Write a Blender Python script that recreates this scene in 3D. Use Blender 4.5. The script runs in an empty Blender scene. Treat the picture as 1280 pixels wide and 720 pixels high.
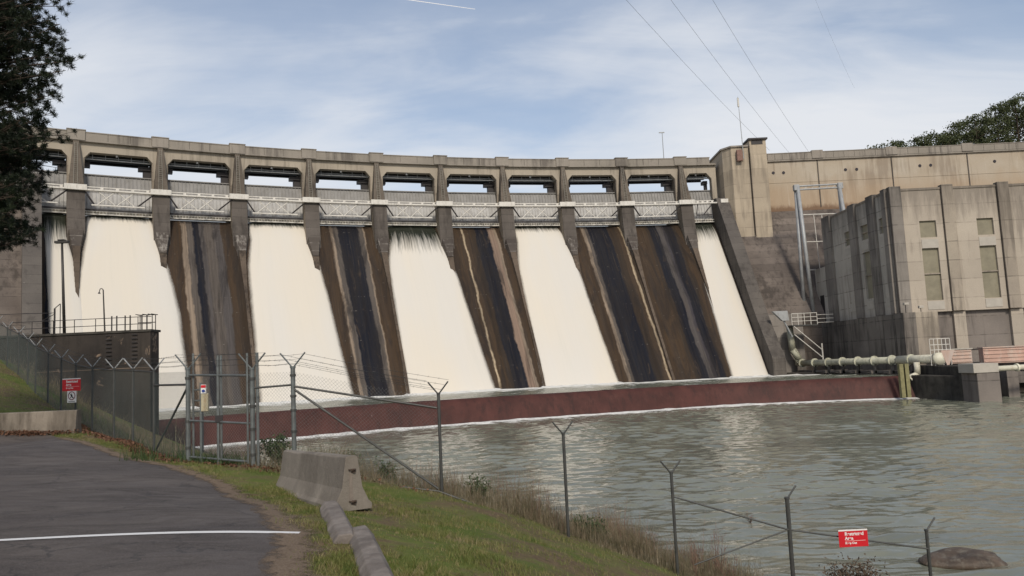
import bpy, bmesh, math, random
import numpy as np
from mathutils import Vector, Matrix
random.seed(7); rng = np.random.default_rng(11)
sc = bpy.context.scene
C = sc.collection
PI = math.pi
def R(a): return math.radians(a)

# ------------------------------------------------------------------ camera
EYE = 1.85
FPX = 957.29
RT = np.array([0.998938276654251, 0.004541816530473583, -0.04584420724190543])
UP = np.array([0.04606863830237722, -0.09848336189257309, 0.9940717821139986])
FW = np.array([0.0, 0.9951283330972643, 0.09858803511106204])
cam_d = bpy.data.cameras.new('camera'); cam = bpy.data.objects.new('camera', cam_d); C.objects.link(cam)
M = Matrix.Identity(4)
for i in range(3):
    M[i][0] = RT[i]; M[i][1] = UP[i]; M[i][2] = -FW[i]
M[0][3], M[1][3], M[2][3] = 0, 0, EYE
cam.matrix_world = M
cam_d.sensor_width = 36; cam_d.lens = FPX / 1280 * 36
cam_d.clip_start = 0.1; cam_d.clip_end = 20000
sc.camera = cam

# ------------------------------------------------------------------ light
SUN_EL, SUN_AZ = R(38), R(172)          # azimuth clockwise from +Y
world = bpy.data.worlds.new('World'); sc.world = world; world.use_nodes = True
nt = world.node_tree; nt.nodes.clear()
wo = nt.nodes.new('ShaderNodeOutputWorld'); bg = nt.nodes.new('ShaderNodeBackground')
sky = nt.nodes.new('ShaderNodeTexSky'); sky.sky_type = 'NISHITA'; sky.sun_disc = False
sky.sun_elevation = SUN_EL; sky.sun_rotation = SUN_AZ; sky.dust_density = 1.5; sky.ozone_density = 1.0
tc = nt.nodes.new('ShaderNodeTexCoord')
sep = nt.nodes.new('ShaderNodeSeparateXYZ'); nt.links.new(tc.outputs['Generated'], sep.inputs[0])
# project the direction onto a cloud deck
def mth(tree, op, a=None, b=None, clamp=False):
    n = tree.nodes.new('ShaderNodeMath'); n.operation = op; n.use_clamp = clamp
    for i, v in enumerate((a, b)):
        if v is None: continue
        if isinstance(v, (int, float)): n.inputs[i].default_value = v
        else: tree.links.new(v, n.inputs[i])
    return n.outputs[0]
zc = mth(nt, 'ADD', mth(nt, 'MAXIMUM', sep.outputs[2], 0.0), 0.16)
cx_ = mth(nt, 'DIVIDE', sep.outputs[0], zc); cy_ = mth(nt, 'DIVIDE', sep.outputs[1], zc)
comb = nt.nodes.new('ShaderNodeCombineXYZ'); nt.links.new(cx_, comb.inputs[0]); nt.links.new(cy_, comb.inputs[1])
def wnoise(vec, scale, detail, rough, dist, sx=1, sy=1, off=0):
    mp = nt.nodes.new('ShaderNodeMapping'); mp.inputs['Scale'].default_value = (sx, sy, 1)
    mp.inputs['Location'].default_value = (off, off * .7, off * .3)
    nt.links.new(vec, mp.inputs[0])
    n = nt.nodes.new('ShaderNodeTexNoise'); n.inputs['Scale'].default_value = scale
    n.inputs['Detail'].default_value = detail; n.inputs['Roughness'].default_value = rough
    n.inputs['Distortion'].default_value = dist
    nt.links.new(mp.outputs[0], n.inputs['Vector']); return n.outputs['Fac']
def wramp(fac, stops):
    r = nt.nodes.new('ShaderNodeValToRGB'); nt.links.new(fac, r.inputs[0])
    e = r.color_ramp.elements
    while len(e) > 1: e.remove(e[-1])
    for i, (p, c) in enumerate(stops):
        x = e[0] if i == 0 else e.new(p)
        x.position = p; x.color = (c, c, c, 1)
    return r.outputs[0]
n1 = wnoise(comb.outputs[0], 0.62, 6, 0.52, 0.5, 1.0, 1.5, 3.1)
n2 = wnoise(comb.outputs[0], 2.1, 7, 0.6, 0.8, 0.8, 1.9, 9.0)
cl = mth(nt, 'ADD', mth(nt, 'MULTIPLY', n1, 0.80), mth(nt, 'MULTIPLY', n2, 0.20))
# more cloud low down
low = mth(nt, 'MULTIPLY', mth(nt, 'SUBTRACT', 0.36, sep.outputs[2]), 0.62)
cl = mth(nt, 'ADD', cl, low)
fac = wramp(cl, [(0.40, 0.20), (0.50, 0.34), (0.61, 0.74), (0.72, 1.0)])
mixc = nt.nodes.new('ShaderNodeMix'); mixc.data_type = 'RGBA'
hs = nt.nodes.new('ShaderNodeHueSaturation'); hs.inputs['Saturation'].default_value = 1.05; hs.inputs['Value'].default_value = 1.3
nt.links.new(sky.outputs[0], hs.inputs['Color'])
nt.links.new(fac, mixc.inputs['Factor']); nt.links.new(hs.outputs[0], mixc.inputs[6])
mixc.inputs[7].default_value = (7.7, 7.95, 8.4, 1)
nt.links.new(mixc.outputs[2], bg.inputs[0]); bg.inputs[1].default_value = 0.1
nt.links.new(bg.outputs[0], wo.inputs[0])

sd = bpy.data.lights.new('sun', 'SUN'); sd.energy = 2.6; sd.angle = R(8); sd.color = (1.0, 0.92, 0.80)
so = bpy.data.objects.new('sun', sd); C.objects.link(so)
sv = Vector((math.sin(SUN_AZ) * math.cos(SUN_EL), math.cos(SUN_AZ) * math.cos(SUN_EL), math.sin(SUN_EL)))
so.rotation_euler = (-sv).to_track_quat('-Z', 'Y').to_euler(); so.location = (0, -20, 60)
sc.view_settings.view_transform = 'Standard'; sc.view_settings.look = 'None'
sc.view_settings.exposure = 0.0; sc.view_settings.gamma = 1.0; sc.view_settings.use_curve_mapping = False

# ------------------------------------------------------------------ helpers
def ray(x, y): return RT * (x - 640) / FPX - UP * (y - 360) / FPX + FW
def at(x, y, Y): d = ray(x, y); p = d * (Y / d[1]); return np.array([p[0], p[1], p[2] + EYE])
def atX(x, y, X): d = ray(x, y); p = d * (X / d[0]); return np.array([p[0], p[1], p[2] + EYE])
def atz(x, y, z): d = ray(x, y); p = d * ((z - EYE) / d[2]); return np.array([p[0], p[1], p[2] + EYE])
CX, CY, RD, TH0 = 57.904570679, -84.548794, 247.786975, 1.01648286
def th(k): return TH0 + (k - 1) * 13 / RD
def rad(k, dr, z):
    t = th(k); return np.array([CX - (RD + dr) * math.cos(t), CY + (RD + dr) * math.sin(t), z])
HC = 44.57
RIVER, BASIN = -5.46, -2.36

def tag(o, label=None, cat=None, group=None, kind=None):
    if label: o['label'] = label
    if cat: o['category'] = cat
    if group: o['group'] = group
    if kind: o['kind'] = kind
    return o
def empty(name, loc, label=None, cat=None, group=None):
    o = bpy.data.objects.new(name, None); C.objects.link(o); o.location = [float(v) for v in loc]; o.empty_display_size = .2
    return tag(o, label, cat, group)
def link(name, me, mat, parent=None):
    o = bpy.data.objects.new(name, me); C.objects.link(o)
    for m in (mat if isinstance(mat, (list, tuple)) else [mat]): me.materials.append(m)
    if parent is not None:
        o.parent = parent
        p = parent; off = Vector((0, 0, 0))
        while p is not None: off = off + p.location; p = p.parent
        o.location = -off if parent.type == 'EMPTY' or True else (0, 0, 0)
    return o
# every mesh is authored in world coordinates; parents are unrotated so a part sits at minus its parent's offset
def from_arrays(name, V, Fc, mat, parent=None, smooth=False, uv=None):
    V = np.asarray(V, np.float32).reshape(-1, 3); Fc = np.asarray(Fc, np.int32)
    me = bpy.data.meshes.new(name); n = Fc.shape[1]
    me.vertices.add(len(V)); me.vertices.foreach_set('co', V.ravel())
    me.loops.add(Fc.size); me.loops.foreach_set('vertex_index', Fc.ravel())
    me.polygons.add(len(Fc)); me.polygons.foreach_set('loop_start', np.arange(0, Fc.size, n, dtype=np.int32))
    me.polygons.foreach_set('loop_total', np.full(len(Fc), n, np.int32))
    if smooth: me.polygons.foreach_set('use_smooth', np.ones(len(Fc), bool))
    me.update(calc_edges=True)
    if uv is not None:
        l = me.uv_layers.new(name='UVMap'); l.data.foreach_set('uv', np.asarray(uv, np.float32)[Fc.ravel()].ravel())
    me.validate()
    return link(name, me, mat, parent)
class MB:
    def __init__(s): s.v = []; s.f = []
    def add(s, vs, fs):
        b = len(s.v); s.v += [tuple(float(c) for c in v) for v in vs]; s.f += [tuple(b + i for i in f) for f in fs]; return s
    def hexa(s, p):      # 8 points: bottom 4 ccw, top 4 ccw
        return s.add(p, [(3, 2, 1, 0), (4, 5, 6, 7), (0, 1, 5, 4), (1, 2, 6, 5), (2, 3, 7, 6), (3, 0, 4, 7)])
    def box(s, x0, x1, y0, y1, z0, z1):
        return s.hexa([(x0, y0, z0), (x1, y0, z0), (x1, y1, z0), (x0, y1, z0), (x0, y0, z1), (x1, y0, z1), (x1, y1, z1), (x0, y1, z1)])
    def lbox(s, fr, u0, u1, d0, d1, z0, z1):   # box in a frame fr(u,d,z)
        return s.hexa([fr(u0, d0, z0), fr(u1, d0, z0), fr(u1, d1, z0), fr(u0, d1, z0), fr(u0, d0, z1), fr(u1, d0, z1), fr(u1, d1, z1), fr(u0, d1, z1)])
    def prism(s, poly, ext):  # poly list of 3D points, extruded by vector ext
        n = len(poly); a = [np.array(p, float) for p in poly]; e = np.array(ext, float)
        return s.add(a + [p + e for p in a], [tuple(range(n))[::-1], tuple(range(n, 2 * n))] + [(i, (i + 1) % n, n + (i + 1) % n, n + i) for i in range(n)])
    def tube(s, a, b, r, r2=None, n=8):
        a = Vector([float(c) for c in a]); b = Vector([float(c) for c in b]); r2 = r if r2 is None else r2
        d = (b - a)
        if d.length < 1e-6: return s
        d.normalize(); u = d.orthogonal().normalized(); w = d.cross(u)
        vs = []
        for P, rr in ((a, r), (b, r2)):
            for i in range(n):
                t = 2 * PI * i / n; vs.append(P + (u * math.cos(t) + w * math.sin(t)) * rr)
        return s.add(vs, [tuple(range(n))[::-1], tuple(range(n, 2 * n))] + [(i, (i + 1) % n, n + (i + 1) % n, n + i) for i in range(n)])
    def path(s, pts, r, n=8):
        for a, b in zip(pts[:-1], pts[1:]): s.tube(a, b, r, n=n)
        return s
    def build(s, name, mat, parent=None, bevel=0, smooth=False):
        me = bpy.data.meshes.new(name); me.from_pydata(s.v, [], s.f); me.update()
        bm = bmesh.new(); bm.from_mesh(me); bmesh.ops.recalc_face_normals(bm, faces=bm.faces); bm.to_mesh(me); bm.free()
        if smooth:
            for p in me.polygons: p.use_smooth = True
        o = link(name, me, mat, parent)
        if bevel:
            m = o.modifiers.new('bevel', 'BEVEL'); m.width = bevel; m.segments = 2; m.limit_method = 'ANGLE'
        return o

# ------------------------------------------------------------------ materials
class NT:
    def __init__(s, name):
        s.m = bpy.data.materials.new(name); s.m.use_nodes = True; s.t = s.m.node_tree; s.t.nodes.clear()
        s.out = s.n('ShaderNodeOutputMaterial'); s.b = s.n('ShaderNodeBsdfPrincipled'); s.l(s.b.outputs[0], s.out.inputs[0])
    def n(s, t): return s.t.nodes.new(t)
    def l(s, a, b): s.t.links.new(a, b)
    def geo(s): return s.n('ShaderNodeNewGeometry').outputs['Position']
    def uv(s): return s.n('ShaderNodeUVMap').outputs[0]
    def noise(s, vec, scale, detail=4, rough=.55, sc3=(1, 1, 1), dist=0, off=(0, 0, 0)):
        mp = s.n('ShaderNodeMapping'); mp.inputs['Scale'].default_value = sc3; mp.inputs['Location'].default_value = off; s.l(vec, mp.inputs[0])
        n = s.n('ShaderNodeTexNoise'); n.inputs['Scale'].default_value = scale; n.inputs['Detail'].default_value = detail
        n.inputs['Roughness'].default_value = rough; n.inputs['Distortion'].default_value = dist; s.l(mp.outputs[0], n.inputs['Vector'])
        return n.outputs['Fac']
    def math(s, op, a, b=None, clamp=False): return mth(s.t, op, a, b, clamp)
    def ramp(s, fac, stops, interp='LINEAR'):
        r = s.n('ShaderNodeValToRGB'); s.l(fac, r.inputs[0]); e = r.color_ramp.elements; r.color_ramp.interpolation = interp
        while len(e) > 1: e.remove(e[-1])
        for i, (p, c) in enumerate(stops):
            x = e[0] if i == 0 else e.new(p)
            x.position = p; x.color = (c, c, c, 1) if isinstance(c, (int, float)) else (*c, 1)
        return r.outputs[0]
    def mix(s, fac, a, b):
        m = s.n('ShaderNodeMix'); m.data_type = 'RGBA'
        for i, v in ((0, fac), (6, a), (7, b)):
            if isinstance(v, (int, float)): m.inputs[i].default_value = v
            elif isinstance(v, tuple): m.inputs[i].default_value = (*v, 1)
            else: s.l(v, m.inputs[i])
        return m.outputs[2]
    def bump(s, h, strength=.3, dist=.02):
        b = s.n('ShaderNodeBump'); b.inputs['Strength'].default_value = strength; b.inputs['Distance'].default_value = dist
        s.l(h, b.inputs['Height']); s.l(b.outputs[0], s.b.inputs['Normal'])
    def done(s, col=None, rough=.8, metal=0, spec=.3):
        if col is not None:
            if isinstance(col, tuple): s.b.inputs['Base Color'].default_value = (*col, 1)
            else: s.l(col, s.b.inputs['Base Color'])
        if isinstance(rough, (int, float)): s.b.inputs['Roughness'].default_value = rough
        else: s.l(rough, s.b.inputs['Roughness'])
        s.b.inputs['Metallic'].default_value = metal; s.b.inputs['Specular IOR Level'].default_value = spec
        return s.m
def concrete(name, c1, c2, stain=(.03, .026, .022), amt=.5, lift=1.5, sscale=1.0, band=.12, big=.12, line=.6, thr=.5, wing=False, topz=None):
    t = NT(name); g = t.geo()
    a = t.noise(g, big, 5, .6); col = t.mix(t.ramp(a, [(.35, 0.), (.65, 1.)]), c1, c2)
    if lift:
        sp = t.n('ShaderNodeSeparateXYZ'); t.l(g, sp.inputs[0])
        zz = t.math('DIVIDE', sp.outputs[2], lift)
        w = t.n('ShaderNodeTexWhiteNoise'); w.noise_dimensions = '1D'; t.l(t.math('FLOOR', zz), w.inputs['W'])
        f = t.math('MULTIPLY', t.math('SUBTRACT', w.outputs[0], .5), band)
        v = t.math('ADD', f, 1.0)
        hs = t.n('ShaderNodeHueSaturation'); t.l(col, hs.inputs['Color']); t.l(v, hs.inputs['Value']); col = hs.outputs[0]
        fr = t.math('FRACT', zz); ln = t.math('LESS_THAN', fr, .05)
        brk = t.noise(g, .8, 3, .5, off=(5, 1, 2)); ln = t.math('MULTIPLY', ln, t.ramp(brk, [(.35, 0.), (.6, line)]))
        col = t.mix(ln, col, stain)
    st = t.noise(g, 1.1 * sscale, 6, .65, (1, 1, .09), .2); pa = t.noise(g, .11, 3, .5, off=(7, 3, 9))
    sm = t.math('ADD', st, t.math('MULTIPLY', t.math('SUBTRACT', pa, .5), .8))
    col = t.mix(t.math('MULTIPLY', t.ramp(sm, [(thr, 0.), (thr + .2, 1.)]), amt), col, stain)
    if wing:      # iron stained lower band, lime runs, rusty tide mark
        sp = t.n('ShaderNodeSeparateXYZ'); t.l(g, sp.inputs[0]); wn = t.noise(g, .35, 5, .65, (1, 1, .4))
        zf = t.math('ADD', sp.outputs[2], t.math('MULTIPLY', t.math('SUBTRACT', wn, .5), 5.0))
        col = t.mix(t.ramp(t.math('DIVIDE', t.math('SUBTRACT', 42.0, zf), 10.0), [(.30, 0.), (.62, .55), (1., .8)]), col, (.37, .265, .17))
        rn = t.noise(g, 1.0, 6, .7, (1.6, 1.6, .08), .2, (3, 7, 2)); col = t.mix(t.math('MULTIPLY', t.ramp(rn, [(.58, 0.), (.72, 1.)]), .45), col, (.56, .50, .42))
        edge = t.math('ADD', sp.outputs[2], t.math('MULTIPLY', t.math('SUBTRACT', t.noise(g, 1.1, 6, .75, (1, 1, .5)), .5), 2.6))
        col = t.mix(t.ramp(t.math('SUBTRACT', 33.2, edge), [(.0, 0.), (.9, .85)]), col, (.15, .085, .05))
    if topz:      # soot and mildew running down from the coping
        sp = t.n('ShaderNodeSeparateXYZ'); t.l(g, sp.inputs[0]); wn = t.noise(g, .9, 6, .7, (1, 1, .12))
        f = t.math('ADD', t.math('DIVIDE', t.math('SUBTRACT', sp.outputs[2], topz - 9), 9.0), t.math('MULTIPLY', t.math('SUBTRACT', wn, .5), 2.2))
        col = t.mix(t.math('MULTIPLY', t.ramp(f, [(.45, 0.), (1.3, 1.)]), .55), col, stain)
    fine = t.noise(g, 6, 6, .7); col = t.mix(t.math('MULTIPLY', t.ramp(fine, [(.45, 0.), (.75, 1.)]), .35), col, tuple(c * .55 for c in c1))
    ef = t.noise(g, 2.3, 6, .7, (1, 1, .35), .8, (3, 8, 1)); col = t.mix(t.math('MULTIPLY', t.ramp(ef, [(.66, 0.), (.74, 1.)]), .25), col, (.5, .47, .42))
    t.bump(t.noise(g, 5, 8, .7), .5, .05)
    return t.done(col, .9, 0, .2)
def simple(name, c, rough=.6, metal=0, var=.25, scale=3, spec=.4, bump=0, dirt=None):
    t = NT(name); g = t.geo(); n = t.noise(g, scale, 5, .6)
    col = t.mix(t.ramp(n, [(.35, 0.), (.7, 1.)]), c, tuple(x * (1 - var) for x in c))
    if dirt:
        d = t.noise(g, scale * 2.3, 5, .7, (1, 1, .3), 0, (4, 4, 4)); col = t.mix(t.ramp(d, [(.5, 0.), (.7, .8)]), col, dirt)
    if bump: t.bump(t.noise(g, scale * 6, 5, .6), bump, .02)
    return t.done(col, rough, metal, spec)

m_deck = concrete('weathered_pale_concrete', (.40, .35, .28), (.34, .295, .235), (.07, .06, .05), .45, 0)
m_para = concrete('parapet_concrete', (.31, .275, .235), (.24, .215, .18), (.07, .06, .055), .6, 0)
m_pier = concrete('pier_concrete', (.33, .28, .22), (.20, .17, .135), (.035, .03, .026), .65, 1.6)
m_nose = concrete('stained_pier_nose_concrete', (.125, .108, .094), (.085, .073, .063), (.03, .026, .023), .6, 1.6)
m_div = concrete('divider_wall_concrete', (.13, .10, .075), (.07, .053, .04), (.02, .017, .015), .7, 1.6, sscale=1.5)
m_but = concrete('dark_buttress_concrete', (.15, .125, .10), (.09, .075, .06), (.03, .025, .022), .7, 1.2)
m_toe = concrete('lime_marked_pier_toe', (.10, .085, .072), (.06, .05, .044), (.38, .35, .31), .55, 1.6, sscale=2.2, thr=.56)
m_tower = concrete('tower_concrete', (.43, .36, .27), (.36, .30, .225), (.10, .085, .07), .45, 3.1, band=.2, line=.35, thr=.52)
m_wing = concrete('warm_wing_wall_concrete', (.44, .385, .31), (.39, .325, .245), (.16, .115, .08), .5, 0, thr=.50, wing=True)
m_slope = concrete('dark_sloping_concrete', (.165, .138, .118), (.10, .083, .072), (.04, .034, .03), .7, 1.5, line=.8, band=.35, thr=.46)
m_tw = concrete('training_wall_concrete', (.13, .115, .10), (.09, .08, .072), (.03, .027, .025), .55, 1.5)
m_block = concrete('grey_block_concrete', (.27, .245, .22), (.20, .18, .16), (.05, .045, .04), .5, 2.2, band=.35)
m_ph = concrete('powerhouse_front_concrete', (.43, .375, .305), (.37, .32, .26), (.12, .102, .086), .5, 2.95, thr=.50, topz=26.5, line=.4)
m_phs = concrete('powerhouse_side_concrete', (.46, .42, .36), (.36, .33, .285), (.09, .08, .07), .5, 2.95, thr=.50, topz=26.5)
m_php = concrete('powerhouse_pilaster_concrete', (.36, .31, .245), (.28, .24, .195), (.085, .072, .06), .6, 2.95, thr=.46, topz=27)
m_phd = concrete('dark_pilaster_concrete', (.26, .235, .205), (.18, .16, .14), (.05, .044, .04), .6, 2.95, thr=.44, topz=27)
m_sub = concrete('mildewed_substructure_concrete', (.22, .195, .17), (.13, .115, .10), (.025, .023, .022), .85, 2.95, thr=.44)
m_subf = concrete('streaked_substructure_concrete', (.23, .20, .175), (.16, .14, .125), (.055, .048, .045), .6, 2.95, thr=.48)
m_blk = concrete('blackened_pier_concrete', (.085, .077, .066), (.035, .032, .028), (.012, .012, .012), .7, 0, big=.5)
m_jer = concrete('barrier_concrete', (.26, .228, .19), (.19, .166, .138), (.085, .07, .056), .40, 0, sscale=.9, big=1.6)
m_jer2 = concrete('streaked_barrier_concrete', (.24, .205, .165), (.17, .145, .115), (.06, .048, .038), .75, 0, sscale=2.2, big=.8, thr=.42)
m_stop = concrete('kerb_stone_concrete', (.27, .235, .205), (.17, .145, .125), (.06, .05, .045), .4, 0, sscale=1.2, big=5)
m_old = concrete('crusted_black_wall_concrete', (.085, .07, .058), (.035, .030, .027), (.012, .011, .010), .6, 3.2, band=.2)
m_old.node_tree; _t = m_old.node_tree
_pn = [n for n in _t.nodes if n.type == 'BSDF_PRINCIPLED'][0]; _src = _pn.inputs['Base Color'].links[0].from_socket
_g = _t.nodes.new('ShaderNodeNewGeometry'); _n = _t.nodes.new('ShaderNodeTexNoise'); _n.inputs['Scale'].default_value = .42; _n.inputs['Detail'].default_value = 7; _n.inputs['Roughness'].default_value = .72; _n.inputs['Distortion'].default_value = 1.2; _t.links.new(_g.outputs['Position'], _n.inputs['Vector'])
_r = _t.nodes.new('ShaderNodeValToRGB'); _r.color_ramp.elements[0].position = .60; _r.color_ramp.elements[1].position = .66; _t.links.new(_n.outputs['Fac'], _r.inputs[0])
_m = _t.nodes.new('ShaderNodeMix'); _m.data_type = 'RGBA'; _t.links.new(_r.outputs[0], _m.inputs[0]); _t.links.new(_src, _m.inputs[6]); _m.inputs[7].default_value = (.23, .17, .125, 1); _t.links.new(_m.outputs[2], _pn.inputs['Base Color'])
m_patch = simple('spalled_patch', (.22, .17, .13), .95, var=.4, scale=2)
m_win = simple('window_infill', (.25, .225, .16), .85, var=.25, scale=.8)
m_lightp = simple('pale_panel_concrete', (.42, .385, .33), .85, var=.15, scale=1)
m_gate_u = simple('galvanised_gate_plate', (.25, .24, .225), .6, 0, .25, .6, dirt=(.17, .16, .14))
m_gate_l = simple('light_gate_plate', (.44, .43, .41), .6, 0, .2, .6, dirt=(.24, .22, .2))
m_white = simple('chalky_white_paint', (.64, .61, .55), .6, 0, .15, 1, dirt=(.38, .35, .31))
m_lad = simple('dusty_ladder_steel', (.26, .24, .20), .7, 0, .3, 2)
m_dsteel = simple('dark_painted_steel', (.035, .030, .030), .6, 0, .3, 1)
m_galv = simple('galvanised_pipe', (.17, .185, .18), .45, .4, .35, 5, dirt=(.10, .09, .08))
m_galvd = simple('weathered_fence_pipe', (.075, .075, .070), .55, .3, .35, 5)
m_greenf = simple('green_coated_wire', (.085, .105, .098), .6, 0, .2, 3)
m_wire = simple('chain_link_wire', (.16, .165, .16), .5, .4, .2, 3)
m_pole = simple('brown_lamp_pole', (.05, .045, .04), .5, .2, .2, 2)
m_gantry = simple('grey_gantry_steel', (.36, .37, .37), .5, .2, .2, 1, dirt=(.22, .21, .2))
m_pipe = simple('pale_green_pipe_paint', (.50, .49, .38), .55, 0, .25, .8, dirt=(.20, .19, .14))
m_pipeb = simple('cream_pipe_paint', (.66, .63, .50), .55, 0, .15, .8, dirt=(.42, .36, .26))
m_rust = simple('rust_brown_steel', (.075, .05, .035), .8, 0, .4, 2)
m_rust2 = simple('reddish_bracket_paint', (.24, .14, .11), .8, 0, .4, 2)
m_pink = simple('faded_pink_gate_paint', (.50, .36, .29), .7, 0, .2, .6, dirt=(.45, .42, .38))
m_red2 = simple('peeling_red_gate_paint', (.52, .34, .27), .7, 0, .3, .5, dirt=(.52, .45, .38))
m_signred = simple('red_sign_face', (.55, .012, .02), .4, 0, .08, 4)
m_signwhite = simple('white_sign_face', (.75, .73, .70), .45, 0, .08, 4)
m_black = simple('black_ink', (.02, .015, .02), .5)
m_bark = simple('bark', (.07, .05, .035), .9, 0, .4, 8, bump=.6)
m_yell = simple('mossy_timber_post', (.26, .24, .12), .85, 0, .4, 2)
m_lampw = simple('lamp_glass_white', (.75, .74, .72), .3)

# spillway chutes: coloured mineral and algae bands along the fall line, one pattern per bay
BR = (.052, .033, .019); BR2 = (.036, .024, .015); TAN = (.24, .185, .135); GR = (.095, .080, .068); NV = (.0065, .0075, .013); CR = (.42, .33, .22); DG = (.075, .066, .062); PK = (.22, .155, .115)
def chute_mat(name, stops, seed, wob=.09, soft=.02):
    t = NT(name); uv = t.uv(); s = t.n('ShaderNodeSeparateXYZ'); t.l(uv, s.inputs[0])
    w = t.noise(uv, 1.0, 5, .6, (1.5, 5, 1), 0, (seed, seed, 0), ); w2 = t.noise(uv, 1.0, 4, .7, (14, 26, 1), 0, (seed * 2, 1, 0))
    u = t.math('ADD', s.outputs[0], t.math('MULTIPLY', t.math('SUBTRACT', w, .5), wob * 2))
    u = t.math('ADD', u, t.math('MULTIPLY', t.math('SUBTRACT', w2, .5), soft * 2))
    u = t.math('SUBTRACT', u, t.math('MULTIPLY', s.outputs[1], .07))
    st = []
    for i, (p, c) in enumerate(stops):
        st.append((p, c))
        if i + 1 < len(stops): st.append((max(p, stops[i + 1][0] - .018), c))
    col = t.ramp(u, st)
    g = t.geo()
    stk = t.noise(uv, 1.0, 6, .65, (38, 2.0, 1), .2, (seed, 3, 0))
    col = t.mix(t.math('MULTIPLY', t.ramp(stk, [(.42, 0.), (.66, 1.)]), .5), col, (.025, .021, .018))
    stl = t.noise(uv, 1.0, 6, .7, (30, 3.0, 1), .3, (seed + 9, 8, 0))
    col = t.mix(t.math('MULTIPLY', t.ramp(stl, [(.60, 0.), (.72, 1.)]), .30), col, (.20, .165, .125))
    pt = t.noise(uv, 1.0, 6, .68, (5.5, 3.2, 1), 1.1, (seed * 1.7, 6, 2)); col = t.mix(t.math('MULTIPLY', t.ramp(pt, [(.46, 0.), (.62, 1.)]), .6), col, (.017, .014, .013))
    p2 = t.noise(uv, 1.0, 6, .7, (9, 6, 1), .8, (seed * 2.3, 2, 7)); col = t.mix(t.math('MULTIPLY', t.ramp(p2, [(.60, 0.), (.70, 1.)]), .45), col, (.085, .058, .034))
    # lift joints with lime marks
    fr = t.math('FRACT', t.math('MULTIPLY', s.outputs[1], 13.0)); ln = t.math('LESS_THAN', fr, .035)
    bk = t.noise(uv, 1.0, 4, .7, (22, 16, 1), 0, (seed, 14, 0))
    col = t.mix(t.math('MULTIPLY', ln, t.ramp(bk, [(.58, 0.), (.70, .5)])), col, (.30, .27, .23))
    wet = t.ramp(t.noise(uv, 1.0, 3, .5, (12, 2, 1), 0, (seed, 1, 4)), [(.35, .6), (.7, .92)])
    t.bump(t.noise(g, 2.5, 7, .7), .6, .08)
    return t.done(col, wet, 0, .18)
chutes = {
 2: chute_mat('chute_streaks_a', [(0, BR), (.24, TAN), (.31, GR), (.39, NV), (.48, DG), (.54, GR), (.66, DG), (.76, BR), (.84, BR2)], 1.0, .06),
 4: chute_mat('chute_streaks_b', [(0, BR), (.27, TAN), (.31, GR), (.38, NV), (.67, GR), (.74, TAN), (.76, BR)], 5.3, .05),
 6: chute_mat('chute_streaks_c', [(0, BR2), (.13, BR), (.27, CR), (.295, BR), (.40, BR2), (.48, NV), (.69, PK), (.79, TAN), (.83, BR)], 9.1, .06),
 8: chute_mat('chute_streaks_d', [(0, BR), (.24, TAN), (.29, GR), (.34, NV), (.58, NV), (.68, BR2), (.80, BR), (.88, CR), (.91, BR2)], 13.7, .04),
 9: chute_mat('chute_streaks_e', [(0, BR), (.30, BR2), (.36, NV), (.50, DG), (.58, (.045, .04, .045)), (.62, NV), (.76, BR2), (.82, BR)], 17.9, .06, .014)}
m_chute_wet = chute_mat('chute_under_water', [(0, BR), (.3, NV), (.6, BR2), (.8, BR)], 21.0)

def jet_mat(name, seed, dark):
    t = NT(name); uv = t.uv(); s = t.n('ShaderNodeSeparateXYZ'); t.l(uv, s.inputs[0])
    v = s.outputs[1]; u = s.outputs[0]
    str_ = t.noise(uv, 1.0, 5, .6, (34, 1.1, 1), .1, (seed, 0, 0))
    edge = t.noise(uv, 1.0, 6, .7, (26, 5, 1), .1, (seed, 2, 0))
    a = t.math('ADD', v, t.math('MULTIPLY', t.math('SUBTRACT', edge, .5), dark * 1.3))
    foam = t.ramp(a, [(dark * .40, 0.), (dark * .95, 1.)])
    warm = t.ramp(t.noise(uv, 1.0, 2, .5, (2.2, 1.4, 1), 0, (seed, 5, 0)), [(.35, (.585, .555, .50)), (.65, (.605, .555, .47))])
    col = t.mix(t.math('MULTIPLY', t.ramp(str_, [(.4, 0.), (.75, 1.)]), .12), warm, (.50, .48, .43))
    col = t.mix(foam, (.022, .025, .018), col)
    en = t.math('MULTIPLY', t.math('SUBTRACT', t.noise(uv, 1.0, 6, .75, (5, 7, 1), .2, (seed, 7, 3)), .5), .05)
    ul = t.math('ADD', u, en); al = t.math('MULTIPLY', t.ramp(ul, [(.0, 0.), (.05, 1.)]), t.ramp(ul, [(.95, 1.), (1., 0.)]))
    thin = t.ramp(t.noise(uv, 1.0, 5, .65, (7, .8, 1), .3, (seed, 11, 3)), [(.58, 0.), (.75, 1.)]); col = t.mix(t.math('MULTIPLY', thin, .22), col, (.42, .42, .36))
    tr = t.n('ShaderNodeBsdfTransparent'); mx = t.n('ShaderNodeMixShader')
    t.l(al, mx.inputs[0]); t.l(tr.outputs[0], mx.inputs[1]); t.l(t.b.outputs[0], mx.inputs[2]); t.l(mx.outputs[0], t.out.inputs[0])
    ro = t.ramp(foam, [(0, .25), (1, .95)])
    t.bump(str_, .05, .3)
    return t.done(col, ro, 0, .25)

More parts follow.
